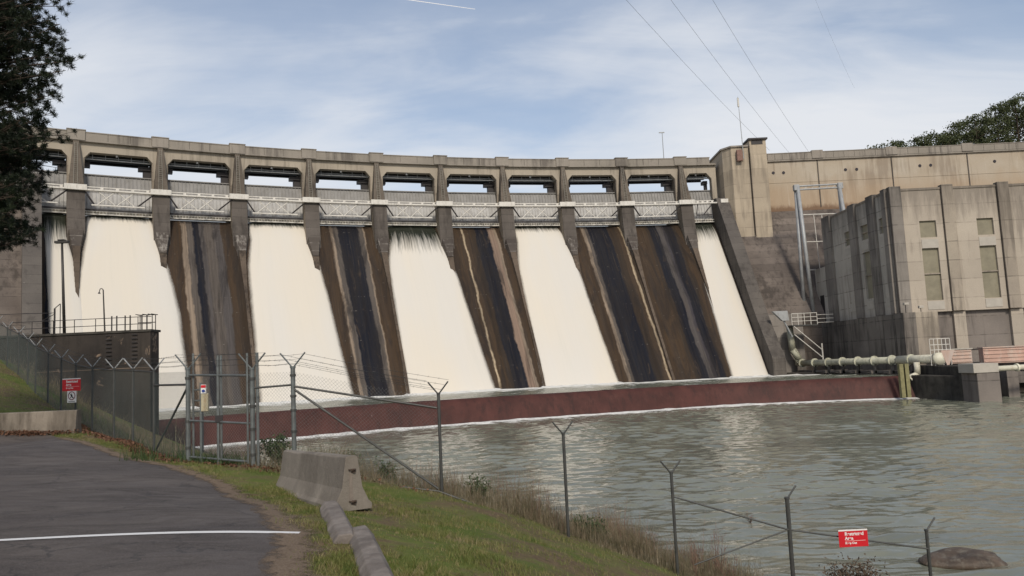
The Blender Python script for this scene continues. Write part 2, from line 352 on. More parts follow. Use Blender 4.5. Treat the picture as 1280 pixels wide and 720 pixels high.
def water_mat(name, base, rough, foam_stops=None, s1=(.25, .9), bumpv=.35, fc=(.74, .73, .68), bd=.24):
    t = NT(name); g = t.geo(); uv = t.uv()
    w1 = t.noise(g, 1.0, 3, .55, (s1[0] * .35, s1[1] * .4, 1), .6); w2 = t.noise(g, 1.0, 4, .6, (s1[0], s1[1], 1), .5, (3, 3, 3))
    w3 = t.noise(g, 1.0, 4, .6, (s1[0] * 3.2, s1[1] * 3.2, 1), .3, (8, 3, 3)); gust = t.ramp(t.noise(g, .07, 4, .65, (1, 1.6, 1), 1.0, (2, 9, 4)), [(.35, .35), (.65, 1.)])
    h = t.math('ADD', t.math('MULTIPLY', w1, .55), t.math('MULTIPLY', gust, t.math('ADD', t.math('MULTIPLY', w2, .50), t.math('MULTIPLY', w3, .14))))
    t.bump(h, bumpv, bd)
    big = t.noise(g, .05, 4, .6, (1, 1.8, 1), .8); col = t.mix(t.ramp(big, [(.35, 0.), (.65, 1.)]), base, tuple(c * .72 for c in base))
    if foam_stops:
        s = t.n('ShaderNodeSeparateXYZ'); t.l(uv, s.inputs[0])
        fn = t.noise(g, 1.0, 6, .7, (.22, 1.1, 1), .9, (1, 5, 2)); fb = t.ramp(s.outputs[1], foam_stops)
        f = t.ramp(t.math('ADD', fn, fb), [(.92, 0.), (1.12, 1.)])
        col = t.mix(f, col, fc)
        r = t.mix(f, (rough,) * 3, (.9,) * 3)
        return t.done(col, r, 0, .6)
    return t.done(col, rough, 0, .6)
m_basin = water_mat('churning_basin_water', (.15, .16, .12), .25, [(0, .95), (.08, .70), (.25, .46), (.5, .36), (.9, .30), (1, .34)], (.35, 1.2), 1.0)
m_river = water_mat('murky_river_water', (.20, .205, .155), .05, [(0, .60), (.012, .46), (.03, .34), (.08, .24), (.3, .12), (1, .05)], (1.6, 3.6), 1.0, bd=.035)

# ------------------------------------------------------------------ terrain
def hor(x): return 484.5 - .0462 * x
left_posts = [(192.5, 463.6, 20.5), (166.3, 462, 22.1), (142.6, 461.6, 23.8), (115.5, 459.3, 26.1), (94.8, 455, 28.2), (76.8, 448, 30.3),
              (60.5, 440.4, 32.4), (45, 432.7, 34.8), (35.2, 424.6, 36.5), (23.7, 416.4, 38.7), (9.5, 409.9, 41.9), (-3, 402, 44.6)]
LP = []
for x, y, D in left_posts:
    p = at(x, y, D); LP.append((p[0], p[1], p[2] - 2.13))
gate_l = at(235, 462, 18.0); gate_r = at(315, 462, 17.0)
GP = [(gate_l[0], gate_l[1], gate_l[2] - 2.13), (gate_r[0], gate_r[1], gate_r[2] - 2.13)]
RP = []
for x, y, D in [(366, 460, 16.7), (548, 493, 16.7), (704, 543, 16.7), (839, 592, 16.7), (985, 640, 16.7), (1158, 664, 16.7)]:
    p = at(x, y, D); RP.append((p[0], p[1], p[2] - 2.13))
ctl = [(x, y, z) for x, y, z in LP + GP + RP]
ctl += [(0, 0, 0), (-5, 0, 0), (-15, 0, .0), (-30, 0, .1), (-40, 12, .3), (-5, 6, 0), (-2.3, 8, -.02), (-12, 8, .03), (-8, 13, .03), (-4.5, 11.8, -.05), (-10, 17, .12),
        (-14, 22, .22), (-20, 18, .22), (-20, 23.3, .26), (-30, 22, .35), (-1.2, 6, -.08), (-1.0, 8.5, -.22), (-2.4, 11.6, -.22), (-4.4, 14.8, -.34), (.3, 10, -.72), (2.2, 10, -1.75),
        (1, 6, -.75), (3, 5, -1.8), (6, 3, -3.5), (9, 8, -4.6), (5, 10, -3.2), (1, 13, -1.35), (3.4, 13.6, -2.5), (6.2, 13.5, -3.9), (12, 16, -5.2), (14, 8, -6),
        (-20, 28, .9), (-27, 30, 2.2), (-33, 36, 4.5), (-40, 30, 5), (-50, 50, 9), (-60, 30, 9),
        (-7, 21, -.9), (-4, 20.5, -1.6), (-.5, 20.5, -2.15), (2.5, 20.5, -3.1), (-6, 26, -3), (-2, 27, -4.5), (2.2, 27, -4.5), (5.6, 27, -5.40), (3.9, 34, -5.48), (0, 36, -5.9), (8, 23, -5.4), (8.5, 20, -5.2),
        (11, 19, -5.5), (15, 18, -6.2), (-5, 40, -6.4), (-11, 36, -5.1), (-12, 25, -1.6), (-17, 36, -2.2), (-17, 50, -5.6), (-24, 50, -2.5), (-28, 62, -3.0), (-25, 70, -6.0), (-34, 60, 0.5), (-45, 62, 2.5), (-36, 90, -6), (-55, 75, 3),
        (-34, 46, 2.6), (20, 40, -8), (40, 20, -8), (0, 60, -8), (60, 60, -9), (40, 100, -9), (100, 100, -9), (100, 0, -9), (0, 120, -9), (-40, 110, -6), (-80, 70, 10), (-100, 0, 8), (60, -60, -8), (-30, -60, 1)]
P_ = np.array(ctl)
def tps_fit(P):
    n = len(P); d = np.hypot(P[:, None, 0] - P[None, :, 0], P[:, None, 1] - P[None, :, 1])
    K = np.where(d > 0, d * d * np.log(d + 1e-12), 0) + np.eye(n) * .6
    A = np.zeros((n + 3, n + 3)); A[:n, :n] = K; A[:n, n] = 1; A[:n, n + 1:] = P[:, :2]; A[n:, :n] = A[:n, n:].T
    return np.linalg.solve(A, np.concatenate([P[:, 2], [0, 0, 0]]))
W_ = tps_fit(P_)
edge_pts = [(-4, -1.9), (5, -1.95), (7.3, -2.15), (8.2, -2.4), (9.2, -2.75), (10.5, -3.25), (12.4, -4.3), (14.5, -5.55), (16.3, -7.2), (17.7, -8.7), (20, -11.0), (22.6, -13.6), (24.2, -15.2)]
EY, EX = [p[0] for p in edge_pts], [p[1] for p in edge_pts]
def ground(x, y):
    x = np.atleast_1d(np.asarray(x, float)); y = np.atleast_1d(np.asarray(y, float)); shp = x.shape
    xf, yf = x.ravel(), y.ravel(); out = np.empty(len(xf))
    for i in range(0, len(xf), 20000):
        a, b = xf[i:i + 20000], yf[i:i + 20000]
        d2 = (a[:, None] - P_[None, :, 0]) ** 2 + (b[:, None] - P_[None, :, 1]) ** 2
        out[i:i + 20000] = np.where(d2 > 0, .5 * d2 * np.log(d2 + 1e-12), 0) @ W_[:-3] + W_[-3] + W_[-2] * a + W_[-1] * b
    far = np.clip((np.hypot(xf - 0, yf - 40) - 95) / 60, 0, 1)
    tgt = np.where(xf < -70, 14, -9.0)
    out = out * (1 - far) + tgt * far
    # gentle lumps off the tarmac
    off_ = np.clip((xf - np.interp(yf, EY, EX)) / 1.2, 0, 1) + (yf > 24) + (yf < -4)
    out += .045 * np.clip(off_, 0, 1) * (np.sin(xf * 1.7 + yf * .6) * np.sin(yf * 1.3 - xf * .4) + .5 * np.sin(xf * 4.1 - yf) * np.sin(yf * 3.7 + xf))
    return np.clip(out, -9.5, 30).reshape(shp)
def g1(x, y): return float(ground(x, y)[0])
def edge_x(y): return np.interp(y, EY, EX) + .05 * np.sin(y * 2.3) + .03 * np.sin(y * 6.1 + 1) + .015 * np.sin(y * 19)
xs = np.concatenate([[-2500, -1200, -600, -300, -200, -150, -110, -85, -70, -60], np.arange(-54, -34, 1.0), np.arange(-34, 16, .28), np.arange(16, 40, 1.5), [45, 55, 70, 90, 120, 160, 220, 320, 600, 1200, 2500]])
ys = np.concatenate([[-1500, -700, -300, -150, -80, -50, -30, -15, -8], np.arange(-5, 3, 1.0), np.arange(3, 40, .28), np.arange(40, 80, 1.2), [82, 86, 92, 100, 110, 125, 150, 175]])
XX, YY = np.meshgrid(xs, ys); ZZ = ground(XX, YY)
inside = np.clip((edge_x(YY) - .25 - XX) / .4, 0, 1) * (YY < 23.6) * (YY > -6) * (XX > -44)
ZZ = ZZ - .10 * inside
def grid_faces(nu, nv):
    i = np.arange(nu - 1)[None, :] + np.arange(nv - 1)[:, None] * nu
    return np.stack([i, i + 1, i + nu + 1, i + nu], -1).reshape(-1, 4)
t = NT('bank_grass_and_soil'); g = t.geo()
ga = t.noise(g, .9, 6, .65); gb = t.noise(g, .25, 4, .6, off=(4, 2, 1)); gc = t.noise(g, 9, 5, .7)
green = t.mix(t.ramp(ga, [(.38, 0.), (.62, 1.)]), (.088, .115, .024), (.14, .155, .042))
dry = t.mix(t.ramp(gc, [(.35, 0.), (.7, 1.)]), (.16, .115, .065), (.095, .068, .042))
gd = t.noise(g, 2.6, 6, .7, (1, 1.6, 1), .6, (3, 2, 8)); col = t.mix(t.ramp(t.math('ADD', t.math('ADD', t.math('MULTIPLY', gb, .45), t.math('MULTIPLY', ga, .35)), t.math('MULTIPLY', gd, .3)), [(.50, 0.), (.60, 1.)]), green, dry)
s = t.n('ShaderNodeSeparateXYZ'); t.l(g, s.inputs[0])
col = t.mix(t.ramp(t.math('ADD', t.math('DIVIDE', t.math('ADD', s.outputs[2], 4.2), -2.2), t.math('MULTIPLY', t.math('SUBTRACT', ga, .5), .9)), [(.1, 0.), (.5, 1.)]), col, (.075, .065, .055))
t.bump(gc, .8, .06); m_ground = t.done(col, .95, 0, .15)
ter = from_arrays('ground', np.stack([XX, YY, ZZ], -1), grid_faces(len(xs), len(ys)), m_ground, smooth=True)
tag(ter, kind='structure')

# tarmac
t = NT('worn_asphalt'); g = t.geo()
a = t.noise(g, .35, 5, .6, (1, 2.2, 1)); b = t.noise(g, 60, 4, .7); c = t.noise(g, .9, 6, .68, (.8, 2.0, 1), 1.2)
col = t.mix(t.ramp(a, [(.35, 0.), (.65, 1.)]), (.058, .046, .040), (.098, .080, .068))
col = t.mix(t.math('MULTIPLY', t.ramp(c, [(.45, 0.), (.7, 1.)]), .8), col, (.032, .025, .022))
col = t.mix(t.math('MULTIPLY', t.ramp(b, [(.5, 0.), (.75, 1.)]), .4), col, (.16, .15, .145))
sp_k = t.noise(g, 3.5, 6, .8, (1, 2.2, 1), .4, (9, 4, 1)); col = t.mix(t.math('MULTIPLY', t.ramp(sp_k, [(.60, 0.), (.72, 1.)]), .45), col, (.14, .125, .118))
soil = t.noise(g, 1.1, 6, .7, (1, 1, 1), .5, (1, 4, 1)); col = t.mix(t.math('MULTIPLY', t.ramp(soil, [(.60, 0.), (.70, 1.)]), .35), col, (.085, .07, .05))
vo = t.n('ShaderNodeTexVoronoi'); vo.feature = 'DISTANCE_TO_EDGE'; vo.inputs['Scale'].default_value = .42
nz = t.n('ShaderNodeTexNoise'); nz.inputs['Scale'].default_value = 2; t.l(g, nz.inputs['Vector'])
va = t.n('ShaderNodeVectorMath'); va.operation = 'ADD'; t.l(g, va.inputs[0]); t.l(nz.outputs['Color'], va.inputs[1]); t.l(va.outputs[0], vo.inputs['Vector'])
col = t.mix(t.math('MULTIPLY', t.math('LESS_THAN', vo.outputs[0], .010), .5), col, (.018, .016, .016))
t.bump(b, .5, .01); agg = t.n('ShaderNodeTexVoronoi'); agg.inputs['Scale'].default_value = 95; t.l(g, agg.inputs['Vector']); col = t.mix(t.math('MULTIPLY', t.ramp(agg.outputs['Color'], [(.55, 0.), (.9, 1.)]), .45), col, (.17, .15, .13)); m_asph = t.done(col, t.ramp(c, [(.3, .55), (.7, .85)]), 0, .35)
yy = np.arange(-4, 24.2, .08); NU = 90
rows = []
for y in yy:
    e = float(edge_x(y)); xx = -42 + (e + 42) * (np.linspace(0, 1, NU) ** .55); rows.append(np.stack([xx, np.full(NU, y), ground(xx, np.full(NU, y)) + .015], -1))
V = np.array(rows); pave = from_arrays('parking_lot', V, grid_faces(NU, len(yy)), m_asph, smooth=True); tag(pave, kind='structure')
# painted stall line
t = NT('worn_white_road_paint'); g = t.geo(); n = t.noise(g, 9, 6, .75)
tr = t.n('ShaderNodeBsdfTransparent'); mx = t.n('ShaderNodeMixShader'); t.l(t.ramp(n, [(.28, 0.), (.36, 1.)]), mx.inputs[0]); t.l(tr.outputs[0], mx.inputs[1]); t.l(t.b.outputs[0], mx.inputs[2]); t.l(mx.outputs[0], t.out.inputs[0])
m_line = t.done((.66, .65, .63), .7)
xx = np.linspace(-12, -2.62, 60); V = []
for dy in (-.055, .055):
    V.append(np.stack([xx, 9.2 + dy + 0 * xx, ground(xx, 9.2 + 0 * xx) + .021], -1))
ln = from_arrays('road_marking', np.array(V), grid_faces(60, 2), m_line); tag(ln, kind='structure')

# gravelly soil where the tarmac crumbles into the verge
t = NT('crumbled_gravel_soil'); g = t.geo(); uv = t.uv(); s = t.n('ShaderNodeSeparateXYZ'); t.l(uv, s.inputs[0]); n = t.noise(g, 4, 6, .75); n2 = t.noise(g, 40, 4, .7)
a = t.math('ADD', s.outputs[0], t.math('MULTIPLY', t.math('SUBTRACT', n, .5), 1.3)); al = t.math('MULTIPLY', t.ramp(a, [(.0, 0.), (.25, 1.)]), t.ramp(a, [(.5, 1.), (.85, 0.)]))
tr = t.n('ShaderNodeBsdfTransparent'); mx = t.n('ShaderNodeMixShader'); t.l(al, mx.inputs[0]); t.l(tr.outputs[0], mx.inputs[1]); t.l(t.b.outputs[0], mx.inputs[2]); t.l(mx.outputs[0], t.out.inputs[0]); t.bump(n2, .6, .02)
m_soil = t.done(t.mix(t.ramp(n2, [(.35, 0.), (.65, 1.)]), (.115, .078, .05), (.20, .15, .105)), .95)
sy_ = np.arange(4, 22, .12); V = []; UVs = []
for y in sy_:
    e = float(edge_x(y)); xx = e + np.linspace(-.28, .42, 10); V.append(np.stack([xx, np.full(10, y), ground(xx, np.full(10, y)) + .02], -1)); UVs.append(np.stack([np.linspace(0, 1, 10), 0 * xx], -1))
tag(from_arrays('soil_verge', np.array(V), grid_faces(10, len(sy_)), m_soil, uv=np.array(UVs).reshape(-1, 2)), kind='structure')
# ------------------------------------------------------------------ water surfaces
wb = [(300, 554.5), (350, 550), (450, 541), (550, 533), (640, 526), (770, 517), (900, 508), (1000, 503.5), (1060, 501), (1120, 499)]
wpts = [atz(x, y, RIVER)[:2] for x, y in wb]
wpts = [np.array([-42, 76.0])] + wpts + [np.array([58.0, 106.3])]
wpts = np.array(wpts)
def resample(P, n):
    d = np.concatenate([[0], np.cumsum(np.hypot(*np.diff(P, axis=0).T))]); s = np.linspace(0, d[-1], n)
    Q = np.stack([np.interp(s, d, P[:, 0]), np.interp(s, d, P[:, 1])], -1)
    for _ in range(14): Q[1:-1] = (Q[:-2] + 2 * Q[1:-1] + Q[2:]) / 4
    return Q
WB = resample(wpts, 90)
cdir = WB - np.array([CX, CY]); cdir /= np.linalg.norm(cdir, axis=1)[:, None]
def ring(off, z): Q = WB + cdir * off; return np.concatenate([Q, np.full((len(Q), 1), z)], 1)
# river: one sheet with real wavelets, fine near the bank and coarser far away
gx = [-26.0]
while gx[-1] < 78: gx.append(gx[-1] + .20)
gy = [17.0]
while gy[-1] < 122: gy.append(gy[-1] + .05 + .0022 * max(0, gy[-1] - 20))
gx = np.concatenate([[-900, -500, -250, -120, -80, -60, -50, -42, -36, -31, -28], gx, [82, 88, 96, 106, 120, 140, 180, 260, 500, 900, 1600]])
gy = np.concatenate([[-1200, -600, -300, -150, -80, -45, -25, -10, 0, 7, 12, 15], gy, [126, 132, 140, 152]])
GX, GY = np.meshgrid(gx, gy); GZ = np.zeros_like(GX); wr = np.random.default_rng(21)
fade = np.clip((GX + 27) / 4, 0, 1) * np.clip((79 - GX) / 4, 0, 1) * np.clip((GY - 16.5) / 2, 0, 1) * np.clip((123 - GY) / 4, 0, 1)
mod = .55 + .45 * np.sin(GX * .13 + 1.3 * np.sin(GY * .08)) * np.sin(GY * .17 + .9 * np.sin(GX * .11))
for i in range(84):
    lam = math.exp(wr.uniform(math.log(.38), math.log(3.2))); an = wr.normal(PI / 2, .40); kx, ky = 2 * PI / lam * math.cos(an), 2 * PI / lam * math.sin(an); px_ = wr.uniform(0, 2 * PI)
    GZ += lam * .0043 * np.sin(kx * GX + ky * GY + px_ + .9 * np.sin(GX * wr.uniform(.1, .5) + GY * wr.uniform(.1, .5) + px_))
GZ = RIVER + GZ * fade * (.45 + .85 * np.clip(mod, 0, 1))
wd = np.full(GX.size, 9.0); P2 = np.stack([GX.ravel(), GY.ravel()], -1)
wd = np.min(np.hypot(P2[:, None, 0] - WB[None, ::3, 0], P2[:, None, 1] - WB[None, ::3, 1]), 1) / 95.0
riv = from_arrays('river', np.stack([GX, GY, GZ], -1), grid_faces(len(gx), len(gy)), m_river, smooth=True, uv=np.stack([0 * wd, np.clip(wd, 0, 1)], -1)); tag(riv, kind='structure')
# stilling basin between dam toe and weir lip
V = []; UV = []; nk = 90; nv = 36
ks = np.linspace(.2, 10.9, nk)
toe = np.array([rad(k, -23.6, BASIN) for k in ks]); lip = ring(2.3, BASIN)
for j in range(nv):
    s = j / (nv - 1); V.append(toe * (1 - s) + lip * s); UV.append(np.stack([np.linspace(0, 1, nk), np.full(nk, s)], -1))
V = np.array(V); V[..., 2] += .10 * np.sin(V[..., 0] * .9) * np.sin(V[..., 1] * 1.1)
bas = from_arrays('stilling_basin_water', V, grid_faces(nk, nv), m_basin, smooth=True, uv=np.array(UV).reshape(-1, 2)); tag(bas, kind='structure')
# ------------------------------------------------------------------ weir
t = NT('wet_maroon_weir_concrete'); g = t.geo(); a = t.noise(g, .35, 5, .6); b = t.noise(g, 1.5, 6, .7, (1, 1, .3))
col = t.mix(t.ramp(a, [(.35, 0.), (.65, 1.)]), (.080, .030, .024), (.054, .021, .017)); col = t.mix(t.math('MULTIPLY', t.ramp(b, [(.55, 0.), (.72, 1.)]), .4), col, (.11, .05, .04))
wp_ = t.noise(g, .8, 6, .7, (1.6, 1.6, .12), .3, (2, 5, 1)); col = t.mix(t.math('MULTIPLY', t.ramp(wp_, [(.5, 0.), (.66, 1.)]), .6), col, (.028, .015, .013))
fa = t.noise(g, 1.3, 7, .75, (2.2, 2.2, .22), .3, (6, 1, 1)); col = t.mix(t.math('MULTIPLY', t.ramp(fa, [(.66, 0.), (.74, 1.)]), .4), col, (.42, .36, .34))
t.bump(b, .3, .06); m_weir = t.done(col, .62, 0, .2)
prof = [(4.5, -7), (4.5, BASIN - .45), (3.2, BASIN - .12), (2.6, BASIN + .03), (2.1, BASIN + .03), (1.7, BASIN - .12), (1.35, BASIN - .5), (1.0, BASIN - 1.1), (.35, RIVER + .5), (0.05, RIVER - .1), (0, -7.5)]
V = np.array([ring(o, z) for o, z in prof])
weir = from_arrays('weir', V, grid_faces(90, len(prof)), m_weir, smooth=True)
tag(weir, 'long low curved weir stained maroon between the dam toe and the river', 'weir')
# foam line where the weir meets the river
V = []; UV = []
for j, (o, z) in enumerate([(.5, RIVER + .10), (.15, RIVER + .15), (-.2, RIVER + .05), (-.55, RIVER + .012)]):
    q = ring(o, z); q[:, 2] += np.abs(rng.normal(0, .05 if j in (1, 2) else .005, 90)); V.append(q)
t = NT('foam'); g = t.geo(); n = t.noise(g, 1.2, 6, .7); t.bump(n, .8, .2); m_foam = t.done(t.mix(t.ramp(n, [(.35, 0.), (.6, 1.)]), (.5, .5, .47), (.76, .75, .71)), .9)
tag(from_arrays('foam_line', np.array(V), grid_faces(90, 4), m_foam, smooth=True), 'thin line of white foam along the foot of the maroon weir', 'foam', kind='stuff')

# ------------------------------------------------------------------ dam
dam = empty('dam', rad(6, 0, 0), 'long curved concrete gravity dam with gated spillway bays and a road on top', 'dam')
def face_z(x):     # x = distance downstream of the crest line
    return 30.1 - .354 * x ** 1.6 if x < 5.3 else 25 - (x - 5.3) * 1.37
NPV = 44
xs_prof = np.concatenate([np.linspace(0, 5.3, 14), np.linspace(5.3, 26.2, 31)[1:]])
def strip(name, k0, k1, mat, nu=8, off=0.0, parent=None, ktop=None, kbot=None, zlo=None, thick=None):
    """sheet following the spillway face between two bay coordinates, optionally changing them down the fall"""
    V = []; UV = []; L = np.concatenate([[0], np.cumsum(np.hypot(np.diff(xs_prof), np.diff([face_z(x) for x in xs_prof])))]); L = L / L[-1]
    for j, x in enumerate(xs_prof):
        s = L[j]; a, b = (k0(s), k1(s)) if callable(k0) else (k0, k1)
        z = face_z(x); o = off(s) if callable(off) else off
        for i in range(nu):
            u = i / (nu - 1); k = a + (b - a) * u
            oo = o * (1 if thick is None else (math.sin(PI * min(1, max(0, u))) ** .35))
            V.append(rad(k, 1 - x - oo * .80, z + oo * .6)); UV.append((u, s))
    return from_arrays(name, np.array(V), grid_faces(nu, len(xs_prof)), mat, parent, smooth=True, uv=np.array(UV))
for b in range(0, 11):
    k0, k1 = max(b, .5), min(b + 1, 10.62)
    strip('spillway_chute', k0, k1, chutes.get(b, m_chute_wet), 14, 0, dam)
# low divider wall running down the face below each pier
for k in range(1, 11):
    mb = MB(); wet_ = k in (1, 2, 4, 6, 8)
    hh_ = (lambda x: max(.02, 1.0 - (x - 5.3) * .22)) if wet_ and k > 1 else (lambda x: max(.30, 1.0 - (x - 5.3) * .09))
    for x0, x1 in zip(xs_prof[13:-1], xs_prof[14:]):
        h0, h1 = hh_(x0), hh_(x1); w = .019 + .030 * max(0, 1 - (x0 - 5.3) / 6.5)
        mb.hexa([rad(k - w, 1 - x0, face_z(x0) - .3), rad(k + w, 1 - x0, face_z(x0) - .3), rad(k + w, 1 - x1, face_z(x1) - .3), rad(k - w, 1 - x1, face_z(x1) - .3),
                 rad(k - w, 1 - h0 * .8 - x0, face_z(x0) + h0 * .6), rad(k + w, 1 - h0 * .8 - x0, face_z(x0) + h0 * .6), rad(k + w, 1 - h1 * .8 - x1, face_z(x1) + h1 * .6), rad(k - w, 1 - h1 * .8 - x1, face_z(x1) + h1 * .6)])
    mb.build('divider_wall', m_div, dam)
def frame(k):
    t = th(k); er = np.array([-math.cos(t), math.sin(t), 0]); et = np.array([math.sin(t), math.cos(t), 0]); c0 = rad(k, 0, 0)
    return lambda u, d, z: c0 + et * u + er * d + np.array([0, 0, z])
# body behind the chutes (sill block and upstream face)
mb = MB(); kk = np.linspace(-4, 10.9, 60)
for a, b in zip(kk[:-1], kk[1:]):
    mb.hexa([rad(a, 1.05, -8), rad(b, 1.05, -8), rad(b, 10, -8), rad(a, 10, -8), rad(a, 1.05, 30.05), rad(b, 1.05, 30.05), rad(b, 10, 30.05), rad(a, 10, 30.05)])
mb.build('dam_body', m_slope, dam)
HW = 1.3
GATEM = {}
for k in range(1, 11):
    fr = frame(k)
    mb = MB()   # pier: side profile extruded across
    prof = [(9, 29), (9, 43), (.55, 43), (.45, 34.6), (-2.55, 34.2), (-3.1, 30), (-4.35, 24.9), (-4.9, 23.2), (1, 22)]
    mb.prism([fr(-HW, d, z) for d, z in prof], fr(HW, 0, 0) - fr(-HW, 0, 0))
    pier = mb.build('pier', m_pier, dam, bevel=.05)
    if k == 1 or True:
        nb = MB()  # stained nose facing downstream, set proud of the pier
        pts = [(-2.58, 34.2), (-3.13, 30), (-4.38, 24.9), (-4.95, 23.1)]
        for (d0, z0), (d1, z1) in zip(pts[:-1], pts[1:]):
            nb.hexa([fr(-HW - .01, d1, z1), fr(HW + .01, d1, z1), fr(HW + .01, d1 + .14, z1), fr(-HW - .01, d1 + .14, z1), fr(-HW - .01, d0, z0), fr(HW + .01, d0, z0), fr(HW + .01, d0 + .14, z0), fr(-HW - .01, d0 + .14, z0)])
        nb.build('pier_nose', m_nose, pier)
    rb = MB()   # tapered buttress under the roadway with its ladder
    rb.hexa([fr(-1.15, -2.45, 34.2), fr(1.15, -2.45, 34.2), fr(1.15, .5, 34.2), fr(-1.15, .5, 34.2), fr(-.42, -.12, 42.9), fr(.42, -.12, 42.9), fr(.42, .6, 42.9), fr(-.42, .6, 42.9)])
    rb.build('buttress', m_but, pier)
    lb = MB()
    for sx in (-.32, .32): lb.tube(fr(sx - .1, -2.55, 34.3), fr(sx * .6, -.3, 42.4), .045, n=5)
    for i in range(22):
        s = i / 21; c = (1 - s); d = -2.55 * c - .3 * s; z = 34.5 + 7.8 * s; h = .32 * c + .19 * s; lb.tube(fr(-h - .1 * c, d, z), fr(h - .1 * c, d, z), .035, n=4)
    lb.build('ladder', m_lad, pier)
    tb_ = MB(); xt = [4.6, 5.1, 5.6, 6.2, 7.0]; wt_ = [1.29, 1.16, 1.0, .82, .62]; ht_ = [1.5, 1.3, 1.15, 1.0, .85]
    for i_ in range(4):
        x0, x1 = xt[i_], xt[i_ + 1]
        tb_.hexa([fr(-wt_[i_], 1 - x0, face_z(x0) - .6), fr(wt_[i_], 1 - x0, face_z(x0) - .6), fr(wt_[i_ + 1], 1 - x1, face_z(x1) - .6), fr(-wt_[i_ + 1], 1 - x1, face_z(x1) - .6),
                  fr(-wt_[i_] * .8, 1 - x0 - ht_[i_] * .8, face_z(x0) + ht_[i_] * .5), fr(wt_[i_] * .8, 1 - x0 - ht_[i_] * .8, face_z(x0) + ht_[i_] * .5), fr(wt_[i_ + 1] * .8, 1 - x1 - ht_[i_ + 1] * .8, face_z(x1) + ht_[i_ + 1] * .5), fr(-wt_[i_ + 1] * .8, 1 - x1 - ht_[i_ + 1] * .8, face_z(x1) + ht_[i_ + 1] * .5)])
    tb_.build('pier_toe', m_toe, pier)
    # parapet pilaster above
    pb = MB(); pb.lbox(fr, -1.35, 1.35, -.3, .8, 42.9, 44.62); pb.lbox(fr, -1.45, 1.45, -.4, .9, 44.62, 44.78); pb.build('parapet_pilaster', m_para, dam, bevel=.03)
def bay(k, half, first=False, last=False, cl=True, cr=True):
    """one spillway bay centred at bay coordinate k, half = half the pier spacing"""
    fr = frame(k); H2 = half - 1.28; ho = half - 1.07
    zt = 41.15
    # haunched fascia beam
    mb = MB()
    out = [(-half, 43.0), (half, 43.0), (half, 33.9), (half - 1.05, 33.9), (half - 1.05, 39.9), (half - 2.1, zt), (-half + 2.1, zt), (-half + 1.05, 39.9), (-half + 1.05, 33.9), (-half, 33.9)]
    P = [fr(u, .42, z) for u, z in out]; e = fr(0, 1.5, 0) - fr(0, 0, 0); n = len(P)
    vs = P + [p + e for p in P]
    q = lambda *a: tuple(a)
    fs = [q(0, 9, 8, 7), q(0, 7, 6), q(0, 6, 5, 1), q(1, 5, 4), q(1, 4, 3, 2)]
    fs += [tuple(i + n for i in f[::-1]) for f in fs] + [(i, (i + 1) % n, n + (i + 1) % n, n + i) for i in range(n)]
    mb.add(vs, fs); mb.build('fascia_beam', m_deck, dam)
    # parapet panels with open joints and a cap
    pb = MB(); npn = 3 if half > 5 else 2; w = (2 * half - 2.7) / npn
    for i in range(npn):
        u0 = -half + 1.35 + i * w; pb.lbox(fr, u0 + .03, u0 + w - .03, -.12, .4, 43.02, 44.32)
    pb.lbox(fr, -half + 1.35, half - 1.35, .1, .3, 43.0, 44.30); pb.lbox(fr, -half + 1.3, half - 1.3, -.2, .5, 44.33, 44.5); pb.lbox(fr, -half, half, -.22, .45, 42.78, 43.0)
    pb.build('parapet', m_para, dam)
    # roadway slab
    sb = MB(); sb.lbox(fr, -half - .3, half + .3, .6, 9.2, 42.85, 43.3); sb.lbox(fr, -half - .3, half + .3, 8.8, 9.3, 43.3, 44.4); sb.build('roadway_slab', m_para, dam)
    gb = MB()
    for d in (2.4, 4.6, 6.8): gb.lbox(fr, -H2, H2, d, d + .35, 40.85, 42.85)
    for d in (2.2, 4.4, 6.6): gb.lbox(fr, -H2, H2, d, d + .75, 40.72, 40.84)
    for u in np.arange(-H2 + .8, H2 - .5, 1.9): gb.lbox(fr, u, u + .15, 2.75, 6.8, 41.6, 42.7)
    gb.build('deck_girder', m_dsteel, dam)
    hb = MB(); hb.tube(fr(-H2 + .1, 1.7, 40.25), fr(H2 - .1, 1.7, 40.25), .13); hb.tube(fr(-H2 + .1, 1.7, 40.62), fr(H2 - .1, 1.7, 40.62), .06, n=5)
    for u in np.linspace(-H2 + 1.2, H2 - 1.2, 5 if half > 5 else 3): hb.tube(fr(u, 1.7, 40.3), fr(u, 1.7, 41.4), .06, n=5)
    hb.build('hoist_shaft', m_gantry, dam)
    cb = MB(); cb.lbox(fr, H2 - (2.0 if half > 5 else 1.0), H2, 2.6, 4.2, 39.2, 39.9); cb.lbox(fr, H2 - (1.25 if half > 5 else .5), H2, 2.9, 3.9, 36.4, 39.3); cb.build('hoist_bracket', m_dsteel, dam); cb = MB(); cb.lbox(fr, -H2, -H2 + (.9 if half > 5 else .3), 2.6, 4.2, 39.2, 40.0); cb.build('hoist_bracket', m_dsteel, dam)
    lm = MB(); c0 = fr(-.3, 1.2, 41.0); lm.lbox(lambda u, d, z: c0 + (fr(u, d, 0) - fr(0, 0, 0)) + np.array([0, 0, z]), -.16, .16, -.2, .12, -.2, .15); lm.build('bay_lamp', m_lampw, dam, bevel=.06)
    # gate
    gl = MB(); NS = 8; arc = []
    for i in range(NS + 1):
        s = i / NS; z = 30.75 + (37.55 - 30.75) * s; d = .55 + 1.5 * s ** 1.5; arc.append((d, z))
    isp = 4
